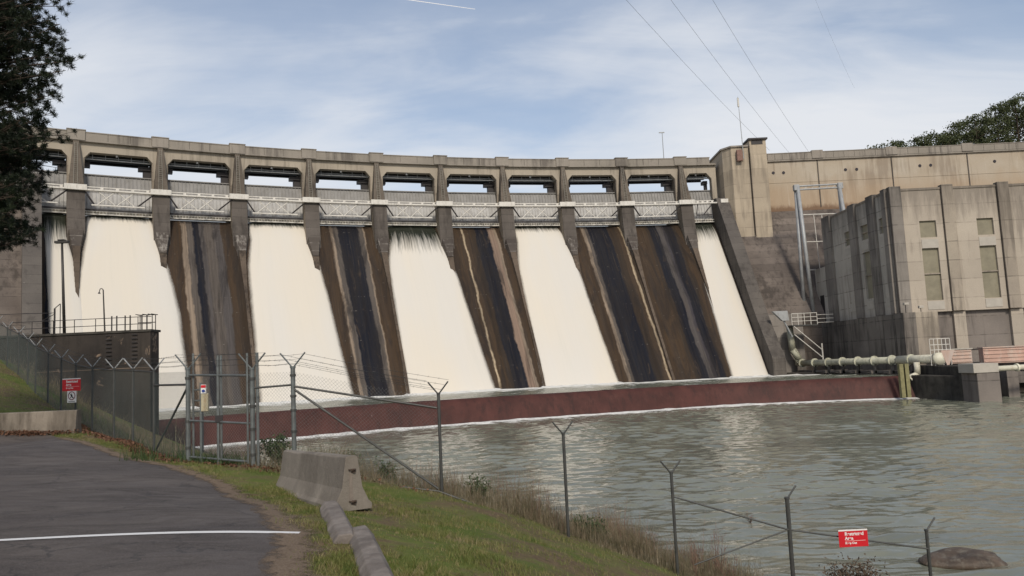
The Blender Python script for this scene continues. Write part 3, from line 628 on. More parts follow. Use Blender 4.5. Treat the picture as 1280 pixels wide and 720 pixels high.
    for lo, hi, nm, m in ((isp, NS, 'gate_leaf', m_gate_u), (0, isp, 'gate_lower_leaf', m_gate_l)):
        q = MB()
        for i in range(lo, hi):
            (d0, z0), (d1, z1) = arc[i], arc[i + 1]
            sh = 0 if nm == 'gate_leaf' else -.25
            q.hexa([fr(-ho, d0 + sh, z0), fr(ho, d0 + sh, z0), fr(ho, d0 + .12 + sh, z0), fr(-ho, d0 + .12 + sh, z0), fr(-ho, d1 + sh, z1), fr(ho, d1 + sh, z1), fr(ho, d1 + .12 + sh, z1), fr(-ho, d1 + .12 + sh, z1)])
            nr = int(2 * ho / .62)
            for r_ in range(nr + 1):
                u = -ho + .02 + r_ * (2 * ho - .1) / nr
                q.hexa([fr(u, d0 - .16 + sh, z0), fr(u + .07, d0 - .16 + sh, z0), fr(u + .07, d0 + sh, z0), fr(u, d0 + sh, z0), fr(u, d1 - .16 + sh, z1), fr(u + .07, d1 - .16 + sh, z1), fr(u + .07, d1 + sh, z1), fr(u, d1 + sh, z1)])
        if nm == 'gate_leaf': q.lbox(fr, -ho, ho, arc[-1][0] - .3, arc[-1][0] + .2, 37.5, 37.68)
        q.build(nm, m, dam)
    q = MB(); q.lbox(fr, -ho, ho, -.55, .5, 30.15, 30.32); q.lbox(fr, -ho, ho, -.1, .1, 30.32, 30.7); q.lbox(fr, -ho, ho, -.5, .35, 30.68, 30.8)
    for u in np.arange(-ho, ho, .5): q.lbox(fr, u, u + .08, -.5, -.1, 30.32, 30.68)
    q.build('gate_sill_beam', m_white, dam)
    # walkway truss from pier to pier
    q = MB(); D = -2.75
    q.lbox(fr, -half + 1.2, half - 1.2, D - .35, D + .35, 33.72, 33.98)
    q.lbox(fr, -half + 1.3, half - 1.9, D + .30, D + .42, 34.38, 34.52)
    for u in np.linspace(-half + 1.5, half - 2.2, 5): q.lbox(fr, u - .22, u + .22, D + .28, D + .4, 33.98, 34.4)
    q.build('walkway', m_white, dam)
    if half > 5:
        q = MB(); u0, u1 = -3.9, 2.6
        q.lbox(fr, u0 - .3, u1 + 1.2, D - .12, D + .12, 31.25, 31.45)
        for a, b in ((u0 + .6, u0 + 3.2), (u0 + 3.5, u0 + 6.1)):
            q.tube(fr(a, D, 31.45), fr(b, D, 33.72), .10, n=5); q.tube(fr(b, D, 31.45), fr(a, D, 33.72), .10, n=5)
        q.build('cross_bracing', m_white, dam)
        q = MB(); q.tube(fr(-half + 1.25, D, 33.7), fr(u0 + .2, D + .2, 31.35), .15, n=6); q.tube(fr(half - 1.25, D, 33.7), fr(u1, D + .2, 31.35), .13, n=6); q.lbox(fr, -ho, ho, -.62, -.56, 30.82, 31.1)
        q.build('gate_strut', m_dsteel, dam)
    else:
        q = MB(); q.lbox(fr, -1.9, 1.4, D - .12, D + .12, 31.25, 31.45); q.tube(fr(1.6, D, 33.7), fr(-.4, D, 31.4), .12, n=6); q.tube(fr(-1.6, D, 33.6), fr(-1.9, D, 31.4), .09, n=6); q.build('gate_strut', m_dsteel, dam)
for b in range(1, 10): bay(b + .5, 6.5)
bay(.5, 6.5)
bay(10.30, 3.95)
# white walkway landings over the pier noses
for k in range(1, 11):
    fr = frame(k); q = MB(); q.lbox(fr, -1.75, 1.55, -3.25, -1.9, 33.68, 34.62); q.build('walkway_landing', m_white, dam, bevel=.03)
fr = frame(10.66); q = MB(); q.lbox(fr, -1.3, .3, -3.3, -2.0, 33.75, 34.55); q.build('walkway_landing', m_white, dam, bevel=.03)

# training walls either side of the spillway, following the face
def twall(name, k0, k1, drop, mat, xmax, ztop=35.4):
    mb = MB(); N = 12; xa = 3.5; xb = xmax
    pts = [(-2.5, ztop + .6), (xa, ztop)] + [(xa + (xb - xa) * i / N, ztop - 1.49 * (xb - xa) * i / N) for i in range(1, N + 1)]
    for (x0, z0), (x1, z1) in zip(pts[:-1], pts[1:]):
        mb.hexa([rad(k0, 1 - x0, -8), rad(k1, 1 - x0, -8), rad(k1, 1 - x1, -8), rad(k0, 1 - x1, -8), rad(k0, 1 - x0, z0), rad(k1, 1 - x0, z0), rad(k1, 1 - x1, z1), rad(k0, 1 - x1, z1)])
    if drop: pts = [(xmax, drop), (27.5, drop)]; x0, x1 = xmax, 27.5; mb.hexa([rad(k0, 1 - x0, -8), rad(k1, 1 - x0, -8), rad(k1, 1 - x1, -8), rad(k0, 1 - x1, -8), rad(k0, 1 - x0, drop), rad(k1, 1 - x0, drop), rad(k1, 1 - x1, drop * .3 - 2), rad(k0, 1 - x1, drop * .3 - 2)])
    mb.build(name, mat, dam)
    return pts
twall('training_wall', 10.50, 10.70, 8.9, m_tw, 20.9, 34.9)
fr = frame(10.6)
twall('training_wall', .42, .62, 0, m_tw, 26, 36.0)
# left non-overflow part
mb = MB()
for a, b in zip(np.linspace(-4, .42, 8)[:-1], np.linspace(-4, .42, 8)[1:]):
    P = [(10, -8), (10, 43), (.3, 43), (.3, 33), (-23.5, -2), (-23.5, -8)]
    A = [rad(a, d, z) for d, z in P]; B = [rad(b, d, z) for d, z in P]
    n = len(P); mb.add(A + B, [tuple(range(n))[::-1], tuple(range(n, 2 * n))] + [(i, (i + 1) % n, n + (i + 1) % n, n + i) for i in range(n)])
    mb.hexa([rad(a, -.1, 43), rad(b, -.1, 43), rad(b, .4, 43), rad(a, .4, 43), rad(a, -.1, 44.5), rad(b, -.1, 44.5), rad(b, .4, 44.5), rad(a, .4, 44.5)])
mb.build('left_bulkhead', m_slope, dam)
# right wing: vertical upper wall then sloping face
X0, X1 = 50.0, 175.0
mb = MB(); mb.box(X0, X1, 162.5, 171, 31.8, 43.0); mb.build('wing_wall', m_wing, dam)
mb = MB(); XS = 46.9; mb.prism([(XS, 171.2, 31.8), (XS, 162.55, 31.8), (XS, 146.2, 8.6), (XS, 146.2, -9), (XS, 171.2, -9)], (X1 - XS, 0, 0)); mb.build('wing_slope', m_slope, dam)
for xj in (67.2, 83.2, 99.6, 116, 132.4, 148.8): MB().box(xj - .11, xj + .11, 162.38, 162.6, 32.4, 42.9).build('contraction_joint', m_nose, dam)
for xj in (67.2, 83.2, 99.6, 116, 132.4, 148.8): MB().box(xj - 1.2, xj + 1.2, 161.9, 163, 43.0, 44.78).build('wing_pilaster', m_para, dam, bevel=.03)
mb = MB(); xx = [X0 + 5.2] + [67.2, 83.2, 99.6, 116, 132.4, 148.8, X1]
for a, b in zip(xx[:-1], xx[1:]):
    n = 6; w = (b - a - 2.4) / n
    for i in range(n): mb.box(a + 1.2 + i * w + .03, a + 1.2 + (i + 1) * w - .03, 162.05, 162.7, 43.02, 44.33)
mb.box(X0, X1, 162.25, 162.6, 43.0, 44.3); mb.box(X0, X1, 161.97, 162.8, 44.34, 44.5); mb.box(X0, X1, 162.1, 162.5, 42.7, 43.0); mb.box(X0, X1, 162.6, 171, 43.0, 43.3)
mb.build('wing_parapet', m_para, dam)
mb = MB()
for px, py in ((966.7, 216), (979.5, 215.8), (1057, 212), (1071, 211.5), (1150, 207), (1163.5, 206.3), (1243.5, 201.5)):
    p = at(px, py, 162.4); MB().tube((p[0], 162.56, p[2]), (p[0], 162.42, p[2]), .33, n=12).build('drain_hole', m_black, dam)
# thin raised ledge along the wing, in the wall's own concrete
mb = MB(); mb.box(X0 + 5, X1, 162.44, 162.52, 38.0, 38.08); mb.build('wing_ledge', m_wing, dam)
# tower at the end of the spillway
tw = MB()
plan = [(46.2, 171), (46.2, 160.6), (47.6, 158.5), (51.2, 158.5), (51.2, 171)]
tw.prism([(x, y, 22) for x, y in plan], (0, 0, 23.2)); tower = tw.build('tower', m_tower, dam, bevel=.06)
q = MB(); q.prism([(x, y, 45.2) for x, y in [(45.9, 171), (45.9, 160.5), (47.5, 158.2), (51.2, 158.2), (51.2, 171)]], (0, 0, .35)); q.build('tower_coping', m_para, dam)
q = MB(); q.box(51.5, 55.0, 158.3, 171, 22, 46.6); q.build('tower_turret', m_tower, dam, bevel=.05)
q = MB(); q.box(51.2, 51.5, 158.9, 171, 22, 45.6); q.build('tower_groove', m_nose, dam)
q = MB(); q.box(51.2, 55.3, 157.9, 162, 46.6, 46.95); q.box(51.9, 54.3, 158.25, 158.35, 45.6, 46.5); q.build('turret_cap', m_dsteel, dam)
# grey block at the foot of the training wall
q = MB(); q.box(46.6, 54.6, 145, 160, -8, 9.0); q.build('foot_block', m_block, dam, bevel=.05)
q = MB(); q.prism([(46.9, 145, -3.2), (52.5, 136.5, -3.2), (54.6, 145, -3.2)], (0, 0, 1.1)); q.build('foot_apron', m_tw, dam)

# waterfalls
def seg(pts):
    xs_, ys_ = zip(*pts); return lambda s: float(np.interp(s, xs_, ys_))
jets = [
 (.5, 'white water sheet falling at the far left beside the dark training wall', seg([(0, .62), (.2, .66), (1, .72)]), seg([(0, .90), (.16, .90), (.36, 1.02), (.5, 1.06), (1, 1.12)]), .24),
 (1.5, 'broad white water sheet behind the lamp posts, second from the left', seg([(0, 1.10), (.15, 1.10), (.34, 1.01), (.5, .98), (1, .95)]), seg([(0, 1.89), (.15, 1.96), (.24, 2.03), (.38, 2.11), (.55, 2.17), (.73, 2.20), (1, 2.24)]), .065),
 (3.5, 'white water sheet between the grey streaked chute and the navy striped chute', seg([(0, 3.12), (.14, 3.12), (.3, 3.05), (1, 3.00)]), seg([(0, 3.90), (.18, 3.98), (.29, 4.06), (.49, 4.12), (.73, 4.18), (1, 4.28)]), .065),
 (5.5, 'white water sheet with a dark glassy top, fourth from the left', seg([(0, 5.12), (.14, 5.11), (.3, 5.02), (1, 4.96)]), seg([(0, 5.87), (.18, 5.95), (.35, 6.07), (.58, 6.14), (.81, 6.21), (1, 6.29)]), .22),
 (7.5, 'white water sheet just right of the cream lined brown chute', seg([(0, 7.12), (.14, 7.11), (.3, 7.02), (1, 6.96)]), seg([(0, 7.87), (.15, 7.94), (.25, 8.00), (.47, 8.05), (.69, 8.09), (1, 8.17)]), .075),
 (10.3, 'narrow white water sheet beside the right hand training wall and tower', seg([(0, 10.12), (.14, 10.10), (.3, 9.99), (1, 9.90)]), seg([(0, 10.47), (1, 10.50)]), .17)]
for i, (kc, lab, a, b, dk) in enumerate(jets):
    o = strip('waterfall', a, b, jet_mat('falling_white_water_%d' % i, 3.3 * i + 1, dk), 24, seg([(0, .25), (.1, .32), (1, .75)]), None, thick=True)
    tag(o, lab, 'waterfall', 'sheets of white water on the spillway')
# boil of white water at the foot of each sheet
V = []
def boil(k0, k1, lab):
    N, Mv = 40, 8; V = []
    for j in range(Mv):
        s = j / (Mv - 1)
        for i in range(N):
            u = i / (N - 1); k = k0 + (k1 - k0) * u
            h = 1.1 * (1 - s) ** 2 * math.sin(PI * min(1, max(0, u))) ** .3 + .14 * math.sin(u * 40 + j) * (1 - s) * (1 - abs(2 * u - 1))
            V.append(rad(k, -22.6 - 3.8 * s, BASIN - .02 + max(0, h) + (.03 if s < 1 else -.15)))
    tag(from_arrays('spray', np.array(V), grid_faces(N, Mv), m_foam, smooth=True), lab, 'foam', kind='stuff')
for k0, k1, l in ((.7, 2.3, 'foam boiling at the foot of the two left hand water sheets'), (2.95, 4.45, 'foam boiling at the foot of the third water sheet'), (4.93, 6.36, 'foam boiling at the foot of the fourth water sheet'), (6.93, 8.22, 'foam boiling at the foot of the fifth water sheet'), (9.87, 10.56, 'foam boiling at the foot of the narrow right hand water sheet')):
    boil(k0, k1, l)

# mast, lamp and turret pole on the dam top
p = at(921.5, 125, 160); b = at(925, 186, 160)
ms = empty('mast', b, 'thin lattice radio mast standing against the turret of the dam', 'mast')
q = MB(); q.tube((b[0], 157.9, 42.5), (b[0] - .3, 157.9, p[2] + .0), .09, .05, n=6); q.build('pole', m_gantry, ms)
q = MB(); q.tube((b[0] - .3, 157.9, p[2] - 2.2), (b[0] - .3, 157.9, p[2] - .3), .2, n=6); q.build('antenna', m_white, ms)
q = MB(); c = at(926.5, 194, 157.6); q.box(c[0] - .9, c[0] + .3, 157.5, 158.2, c[2] - 1.2, c[2] + 1.2); q.build('equipment_box', m_rust2, ms, bevel=.1)
b = rad(9.8, 3, 43.3); p = at(834.5, 165.5, b[1])
lp = empty('street_lamp', b, 'slim lamp post rising above the dam roadway left of the tower', 'street lamp')
q = MB(); q.tube(b, (b[0], b[1], p[2]), .10, .07, n=8); q.build('pole', m_gantry, lp)
q = MB(); q.box(b[0] - .7, b[0] + .5, b[1] - .15, b[1] + .15, p[2] - .05, p[2] + .1); q.build('lamp_head', m_gantry, lp)

# ------------------------------------------------------------------ powerhouse
PX, PYF = 60.0, 119.0; ZT, ZB = 26.5, 6.9
ph = empty('powerhouse', (PX, PYF, -5), 'tall concrete powerhouse with pilasters and blocked windows at the right of the dam', 'powerhouse')
PXR = 125.0; PYB = 144.5
# front wall panels as boxes leaving real window recesses
def wall_with_holes(name, mat, along, a0, a1, z0, z1, holes, to3, depth):
    """along coordinate a, height z; holes = list of (a0,a1,z0,z1)."""
    xs_ = sorted(set([a0, a1] + [h[0] for h in holes] + [h[1] for h in holes])); zs_ = sorted(set([z0, z1] + [h[2] for h in holes] + [h[3] for h in holes]))
    mb = MB()
    for xa, xb in zip(xs_[:-1], xs_[1:]):
        run = None
        for za, zb in zip(zs_[:-1], zs_[1:]):
            solid = not any(h[0] <= xa + 1e-6 and h[1] >= xb - 1e-6 and h[2] <= za + 1e-6 and h[3] >= zb - 1e-6 for h in holes)
            if solid:
                if run is None: run = za
                end = zb
            if (not solid or zb == zs_[-1]) and run is not None:
                mb.hexa([to3(xa, 0, run), to3(xb, 0, run), to3(xb, depth, run), to3(xa, depth, run), to3(xa, 0, end), to3(xb, 0, end), to3(xb, depth, end), to3(xa, depth, end)])
                run = None
    return mb.build(name, mat, ph)
toF = lambda a, d, z: np.array([a, PYF + d, z]); toS = lambda a, d, z: np.array([PX + d, a, z])
def fx(px, py): return at(px, py, PYF)
wins = []     # (x0,x1,z0,z1,kind)
def fwin(x0, y0, x1, y1, kind): 
    a = fx(x0, y0); b = fx(x1, y1); return (a[0], b[0], b[2], a[2], kind)
W1 = [fwin(1146.5, 276.5, 1166.5, 296.5, 'w'), fwin(1148, 299.5, 1168, 310, 'p'), fwin(1151, 311, 1174, 375, 'W'), fwin(1154, 376.5, 1177, 387.5, 'p')]
W2 = [fwin(1218, 273, 1237.5, 293, 'w'), fwin(1220, 296, 1240, 307, 'p'), fwin(1222, 307.5, 1245, 372, 'W'), fwin(1227, 373.5, 1248, 383, 'p')]
step = W2[0][0] - W1[0][0]
# straighten: use mean x range per column
cols = []
for c in (0, 1, 2, 3, 4):
    xa = W1[0][0] + .3 + step * c; cols.append((xa, xa + 2.6))
zr = [(20.0, 22.6), (18.3, 19.7), (10.1, 18.0), (8.5, 9.9)]
zr = [((W1[i][2] + W2[i][2]) / 2, (W1[i][3] + W2[i][3]) / 2) for i in range(4)]
holes = [(a, b, zr[0][0], zr[0][1]) for a, b in cols] + [(a, b, zr[2][0], zr[2][1]) for a, b in cols]
wall_with_holes('front_wall', m_ph, 'x', PX + .4, PXR, ZB, ZT - .35, holes, toF, .5)
for a, b in cols:
    for i, (z0, z1) in enumerate(zr):
        if i in (0, 2):
            q = MB(); q.box(a, b, PYF + .34, PYF + .5, z0, z1); w = q.build('window', m_win, ph)
            q = MB(); q.box(a - .05, b + .05, PYF + .02, PYF + .3, z0 - .12, z0 + .02)
            if i == 2: mid = (z0 + z1) / 2 + .1; q.box(a, b, PYF + .12, PYF + .33, mid - .1, mid + .1)
            q.build('sill', m_php, w)
        else:
            q = MB(); q.box(a + .05, b + .05, PYF - .07, PYF + .2, z0 + .05, z1 - .05); q.build('spandrel_panel', m_lightp, ph)
# pilasters on the front
pil = [fx(1118.5, 300)[0], fx(1187.5, 300)[0], fx(1259, 300)[0]]; ps = (pil[2] - pil[0]) / 2
for i in range(6):
    c = pil[0] + ps * i if i else PX + .85
    q = MB(); q.box(c - .9, c + .9, PYF - .42, PYF + .6, ZB + .02, ZT + .35); q.build('pilaster', m_phd if i == 0 else m_php, ph, bevel=.04)
    q = MB(); q.box(c - .95, c - .9, PYF - .30, PYF + .1, ZB + .1, ZT + .1); q.build('pilaster_joint', m_nose, ph)
# parapet coping and roof
q = MB(); q.box(PX - .1, PXR, PYF - .12, PYF + .7, ZT - .35, ZT); q.box(PX - .1, PX + .7, PYF + .7, PYB, ZT - .35, ZT); q.build('coping', m_php, ph)
q = MB(); q.box(PX + .5, PXR, PYF + .5, PYB, ZT - 1.2, ZT - .8); q.build('roof', m_php, ph)
q = MB(); q.box(PX + .5, PXR, PYB - .5, PYB, -5, ZT - .3); q.box(PXR - .5, PXR, PYF + .5, PYB, ZB, ZT - .3); q.build('rear_wall', m_phs, ph)
# side wall
def sy(px, py): return atX(px, py, PX)
scol = [(sy(1100.5, 300)[1], sy(1108, 300)[1]), (sy(1077, 300)[1], sy(1085.5, 300)[1]), (sy(1056, 300)[1], sy(1063, 300)[1])]
scol = [tuple(sorted(c)) for c in scol]
szr = [(20.0, 22.5), (18.2, 19.6), (10.0, 17.9), (8.2, 9.7)]
holes = [(a, b, szr[0][0], szr[0][1]) for a, b in scol] + [(scol[1][0], scol[1][1], szr[2][0], szr[2][1])]
wall_with_holes('side_wall', m_phs, 'y', PYF + .5, PYB, ZB, ZT - .35, holes, toS, .5)
for ci, (a, b) in enumerate(scol):
    for i, (z0, z1) in enumerate(szr):
        if i == 0 or (i == 2 and ci == 1):
            q = MB(); q.box(PX + .34, PX + .5, a, b, z0, z1); w = q.build('window', m_win, ph)
            q = MB(); q.box(PX + .02, PX + .3, a - .05, b + .05, z0 - .12, z0 + .02); q.box(PX + .12, PX + .33, a, b, (z0 + z1) / 2 - .1, (z0 + z1) / 2 + .1); q.build('sill', m_php, w)
        elif i == 2:
            q = MB(); q.box(PX - .06, PX + .2, a, b, z0, z1 + .6); q.build('spandrel_panel', m_phs, ph)
        else:
            q = MB(); q.box(PX - .07, PX + .2, a + .05, b + .05, z0 + .05, z1 - .05); q.build('spandrel_panel', m_lightp, ph)
for y0, y1 in ((PYF + .6, sy(1108.5, 300)[1]), (sy(1098, 300)[1], sy(1089, 300)[1]), (sy(1073, 300)[1], sy(1065, 300)[1]), (PYB - 3.4, PYB + .1)):
    q = MB(); q.box(PX - .45, PX + .4, min(y0, y1), max(y0, y1), ZB - .02 + .04, ZT + .25); q.build('pilaster', m_phd, ph, bevel=.04)
# low annex at the back corner
q = MB(); q.box(PX - .5, PX + 4, PYB + .2, PYB + 5, 6.5, 17.5); q.build('annex', m_phs, ph)
q = MB(); q.box(PX - .56, PX - .48, PYB + 1.5, PYB + 3.3, 7.2, 12.2); q.build('annex_door', m_dsteel, ph)
# substructure
q = MB(); q.box(PX - 1.4, PX + .5, 115.4, 154.5, -9, ZB - .1); q.build('substructure_side', m_sub, ph)
q = MB(); q.box(PX + .5, PXR, PYF + .7, PYB, -9, ZB - .003); q.build('substructure_front', m_subf, ph)
q = MB()
cps = [(fx(1140, 420)[0], fx(1160, 420)[0]), (fx(1196, 420)[0], fx(1211, 420)[0]), (fx(1268, 420)[0], fx(1284, 420)[0])]
for i in range(3): cps.append((cps[1][0] + ps * (i + 2), cps[1][1] + ps * (i + 2)))
for i, (a, b) in enumerate(cps):
    q = MB(); q.box(a if i else PX + .5, b, 115.6 if i == 0 else PYF + .2, PYF + .7, -9, ZB - .05 - (0 if i == 0 else .0)); q.build('substructure_column', m_php if i == 0 else m_ph, ph, bevel=.04)
q = MB(); q.box(PX + .5, PXR, PYF + .45, PYF + .75, .9, 1.15); q.build('ledge', m_sub, ph)
# floodlights on the corner ledge
fl = empty('floodlight', (60.6, 117, 6.9), 'small pale floodlights clamped on the ledge at the powerhouse corner', 'floodlight')
for b_ in ((59.2, 59.9, 115.8, 116.4, 8.0, 8.35), (61.4, 62.1, 115.8, 116.3, 7.4, 7.8)): MB().box(*b_).build('lamp_head', m_lightp, fl, bevel=.05)
q = MB(); q.tube((59.5, 116.2, 6.8), (59.5, 116.2, 8.1), .06); q.tube((61.8, 116.2, 6.8), (61.8, 116.2, 7.5), .06); q.build('bracket', m_dsteel, fl)

# tailrace deck, pier and gates in front
td = empty('tailrace_deck', (60, 108, -5), 'blackened concrete tailrace pier and deck standing in the water before the powerhouse', 'pier')
q = MB(); q.box(56.9, 61.2, 98.4, 114.5, -9, -1.05); q.build('dark_pier', m_blk, td, bevel=.08)
q = MB(); q.prism([(56.95, 99.5, -9), (56.95, 114.5, -9), (54.9, 114.5, -9), (54.7, 109.5, -9), (55.4, 105.5, -9)], (0, 0, 6.75)); q.build('weir_abutment', m_blk, td, bevel=.15)
q = MB(); q.box(56.6, 59.4, 95.0, 98.35, -9, -1.9); q.build('pier_nose', m_subf, td, bevel=.08)
q = MB(); q.box(56.2, 59.3, 94.9, 98.2, -1.88, -.75); q.build('deck_block', m_lightp, td, bevel=.04)
q = MB(); q.box(61.3, PXR, 108.5, 115.3, -2.4, -.9); q.build('deck_slab', m_subf, td)
for i in range(6):
    a = at(1245, 480, 104)[0] + i * 10.0; q = MB(); q.box(a, a + 1.5, 101.5, 114, -9, -1.7); q.build('slot_pier', m_subf, td, bevel=.05)
q = MB(); q.box(67.5, PXR, 106, 107.4, -3.9, -2.4); q.build('slab_beam', m_subf, td)
q = MB(); q.box(59, PXR, 112, 115.3, -9, -3.2); q.build('draft_tube_recess', m_blk, td)
wp = empty('water_pipe', (60, 98, -1), 'cream coloured pipe running right from the tailrace pier above the water', 'pipe')
q = MB(); q.tube((59.35, 97, -1.55), (84, 99.5, -1.3), .34, n=14); q.build('pipe', m_pipeb, wp, smooth=True)
q = MB(); 
for i in range(4):
    x = 63.0 + i * 6; q.tube((x, 97 + (x - 59.35) * .1014, -1.5), (x + .25, 97 + (x - 59.1) * .1014, -1.5), .5, n=14)
q.build('pipe_flange', m_pipeb, wp)
def slabgate(x0, y0, x1, y1, Y, mat, lab):
    a = at(x0, y0, Y); b = at(x1, y1, Y); o = empty('stoplog', (a[0], Y, b[2]), lab, 'stoplog')
    q = MB(); q.box(a[0], b[0], Y, Y + 1.1, b[2], a[2]); q.build('panel', mat, o, bevel=.05)
    q = MB(); n = 4
    for i in range(n): z = b[2] + (a[2] - b[2]) * (i + .5) / n; q.box(a[0] + .1, b[0] - .1, Y - .1, Y - .003, z - .06, z + .06)
    q.build('rib', mat, o)
    q = MB(); q.box(a[0] - .1, b[0] + .1, Y - .14, Y + 1.2, a[2] + .003, a[2] + .16); q.build('top_flange', m_pink if mat != m_pink else m_lightp, o)
slabgate(1188, 437.5, 1216, 453.5, 106, m_pink, 'faded pinkish stoplog panel lying on the tailrace deck, the smaller of two')
slabgate(1228.5, 435.5, 1300, 451.5, 106, m_red2, 'long peeling red stoplog panel on the tailrace deck at the right edge')
cr = empty('handrail', (62, 104, -1), 'white handrail cage on the deck at the end of the green pipe', 'handrail')
q = MB()
a = at(1163, 440, 105); 
for i in range(6):
    x = a[0] + i * .55; q.tube((x, 105, -1), (x, 105, 2.6), .05, n=5)
for z in (1.1, 1.8, 2.6): q.tube((a[0], 105, z), (a[0] + 2.75, 105, z), .05, n=5)
q.build('rail', m_white, cr)
q = MB(); q.prism([(a[0] + 1.3, 104.8, 1.0), (a[0] + 3.2, 104.8, 1.0), (a[0] + 2.3, 104.8, -1.0), (a[0] + 2.0, 104.8, -1.0)], (0, .15, 0)); q.build('gusset', m_pink, cr)

# green pipe on its brackets along the wall
gp = empty('pipeline', (55, 125, -2), 'pale green flanged pipe on brackets along the dark powerhouse wall with a riser', 'pipe')
pA = np.array([52.6, 143.0, -.45]); pB = np.array([57.6, 105.5, -.12])
q = MB(); q.tube(pA, pB + (pA - pB) * .22, .52, n=16); q.build('pipe', m_pipe, gp, smooth=True)
q = MB(); q.tube(pB + (pA - pB) * .22, pB, .62, n=16); q.tube(pB, pB + (pB - pA) * .02, .85, n=16); q.build('cream_pipe', m_pipeb, gp, smooth=True)
q = MB(); q.tube((52.6, 143.4, -.8), (52.6, 143.4, .9), .62, n=14); q.tube((52.7, 143.2, .3), (51.6, 143.2, 2.2), .62, n=14); q.tube((51.6, 143.2, 2.0), (51.4, 143.2, 6.4), .62, n=14); q.build('riser', m_pipe, gp, smooth=True)
q = MB(); qs = MB()
d = (pB - pA)
for i in range(8):
    s = .03 + i * .118; c = pA + d * s; dn = d / np.linalg.norm(d)
    q.tube(c - dn * .12, c + dn * .12, .78, n=16)
    if i: qs.box(c[0] - .7, c[0] + 3.2, c[1] - .2, c[1] + .2, -2.2, -1.75); qs.box(c[0] - .15, c[0] + .15, c[1] - .2, c[1] + .2, -3.2, -.8); qs.build('bracket', m_sub, gp); qs = MB()
q.build('pipe_flange', m_pipe, gp)
q = MB(); q.prism([(52.3, 143, -2.1), (57.6, 110, -2.1), (58.2, 110, -2.1), (53.5, 143, -2.1)], (0, 0, .35)); q.build('support_beam', m_subf, gp)
q = MB(); c = at(1129, 460, 106.2); q.box(c[0] - .65, c[0] - .12, 105.9, 106.5, -5.2, -.6); q.box(c[0] + .1, c[0] + .62, 105.9, 106.5, -5.2, -.6); q.build('timber_support', m_yell, gp)
q = MB(); c = at(1146, 456, 108); q.tube((c[0], 108, -.5), (c[0], 108, -2.2), .4, n=12); q.tube((c[0], 108, -2.2), (c[0] - 1.2, 108, -2.5), .4, .3, n=12); q.tube((c[0] - 1.3, 107.6, -2.6), (c[0] - .1, 107.6, -3.9), .12, n=8); q.build('outlet_elbow', m_pipeb, gp, smooth=True)
# service platform with railing
sp_ = empty('service_platform', (53, 141, 6), 'small railed steel platform on top of the green riser pipe', 'platform')
q = MB(); q.box(50.6, 55.2, 139.5, 143.0, 6.3, 6.55); q.build('deck', m_galvd, sp_)
q = MB()
for z in (7.2, 7.9, 8.6):
    q.tube((50.6, 139.5, z), (55.2, 139.5, z), .06, n=5); q.tube((55.2, 139.5, z - .4), (58.2, 139.5, z - .4), .05, n=5)
for x in np.linspace(50.6, 55.2, 5): q.tube((x, 139.5, 6.5), (x, 139.5, 8.6), .06, n=5)
q.tube((50.8, 139.3, 6.3), (55.6, 139.3, 1.8), .09, n=5); q.tube((50.8, 139.3, 4.8), (55.6, 139.3, .4), .09, n=5); q.tube((55.6, 139.3, -1), (55.6, 139.3, 3), .12, n=5)
q.build('railing', m_white, sp_)
q = MB(); q.prism([(47.2, 139.4, 9.2), (49.9, 139.4, 9.2), (50.1, 139.4, 7.4), (48.9, 139.4, 7.4)], (0, .9, 0)); q.tube((49.2, 139.9, 7.6), (50.6, 139.9, 4.4), .16, n=8); q.build('cable_chute', m_gantry, sp_)
# gantry
gn = empty('gantry', (60, 148, 8), 'tall grey steel line gantry of splayed poles standing in front of the dam wing', 'gantry')
def leg(a, b, r=.36): q = MB(); q.tube(a, b, r, n=10); q.build('leg', m_gantry, gn, smooth=True)
leg((56.75, 148.5, 34), at(1006, 394, 148.5)); leg((56.95, 148.0, 34), at(1017, 391, 146.5))
leg((65.3, 148.5, 34), (65.6, 148.5, 7)); leg((65.1, 148.0, 34), (66.6, 146.5, 7))
q = MB()
for z in (34.0, 33.3): q.tube((56.3, 148.2, z), (65.8, 148.2, z + .1), .17, n=8)
for x in np.linspace(56.9, 65.2, 7): q.tube((x, 148.2, 33.3), (x + .6, 148.2, 34.0), .06, n=4)
q.build('crossbeam', m_gantry, gn)
q = MB()
for x in (56.7, 65.3): q.box(x - .5, x + .5, 147.7, 148.7, 33.1, 34.3)
q.build('cap', m_gantry, gn, bevel=.1)
# conduit frame on the slope behind
cf = empty('conduit_frame', (60, 150, 8), 'thin white conduit ladder frame between the gantry legs', 'conduit')
q = MB()
for px0, px1, py in ((1004, 1047, 268.5), (1008, 1047, 302.5), (1011, 1046, 337.5), (1014, 1037, 365)):
    a = at(px0, py, 150); b = at(px1, py - 1.5, 150); q.tube(a, b, .11, n=5)
for pts in ([(1017, 268), (1021, 302), (1025, 337), (1026, 352), (1030, 364), (1036, 366)], [(1027, 268), (1031, 302), (1034, 330), (1033, 365)], [(1031, 272), (1043, 310), (1048, 340)]):
    q.path([at(a, b, 150.1) for a, b in pts], .08, n=5)
q.build('conduit', m_white, cf)

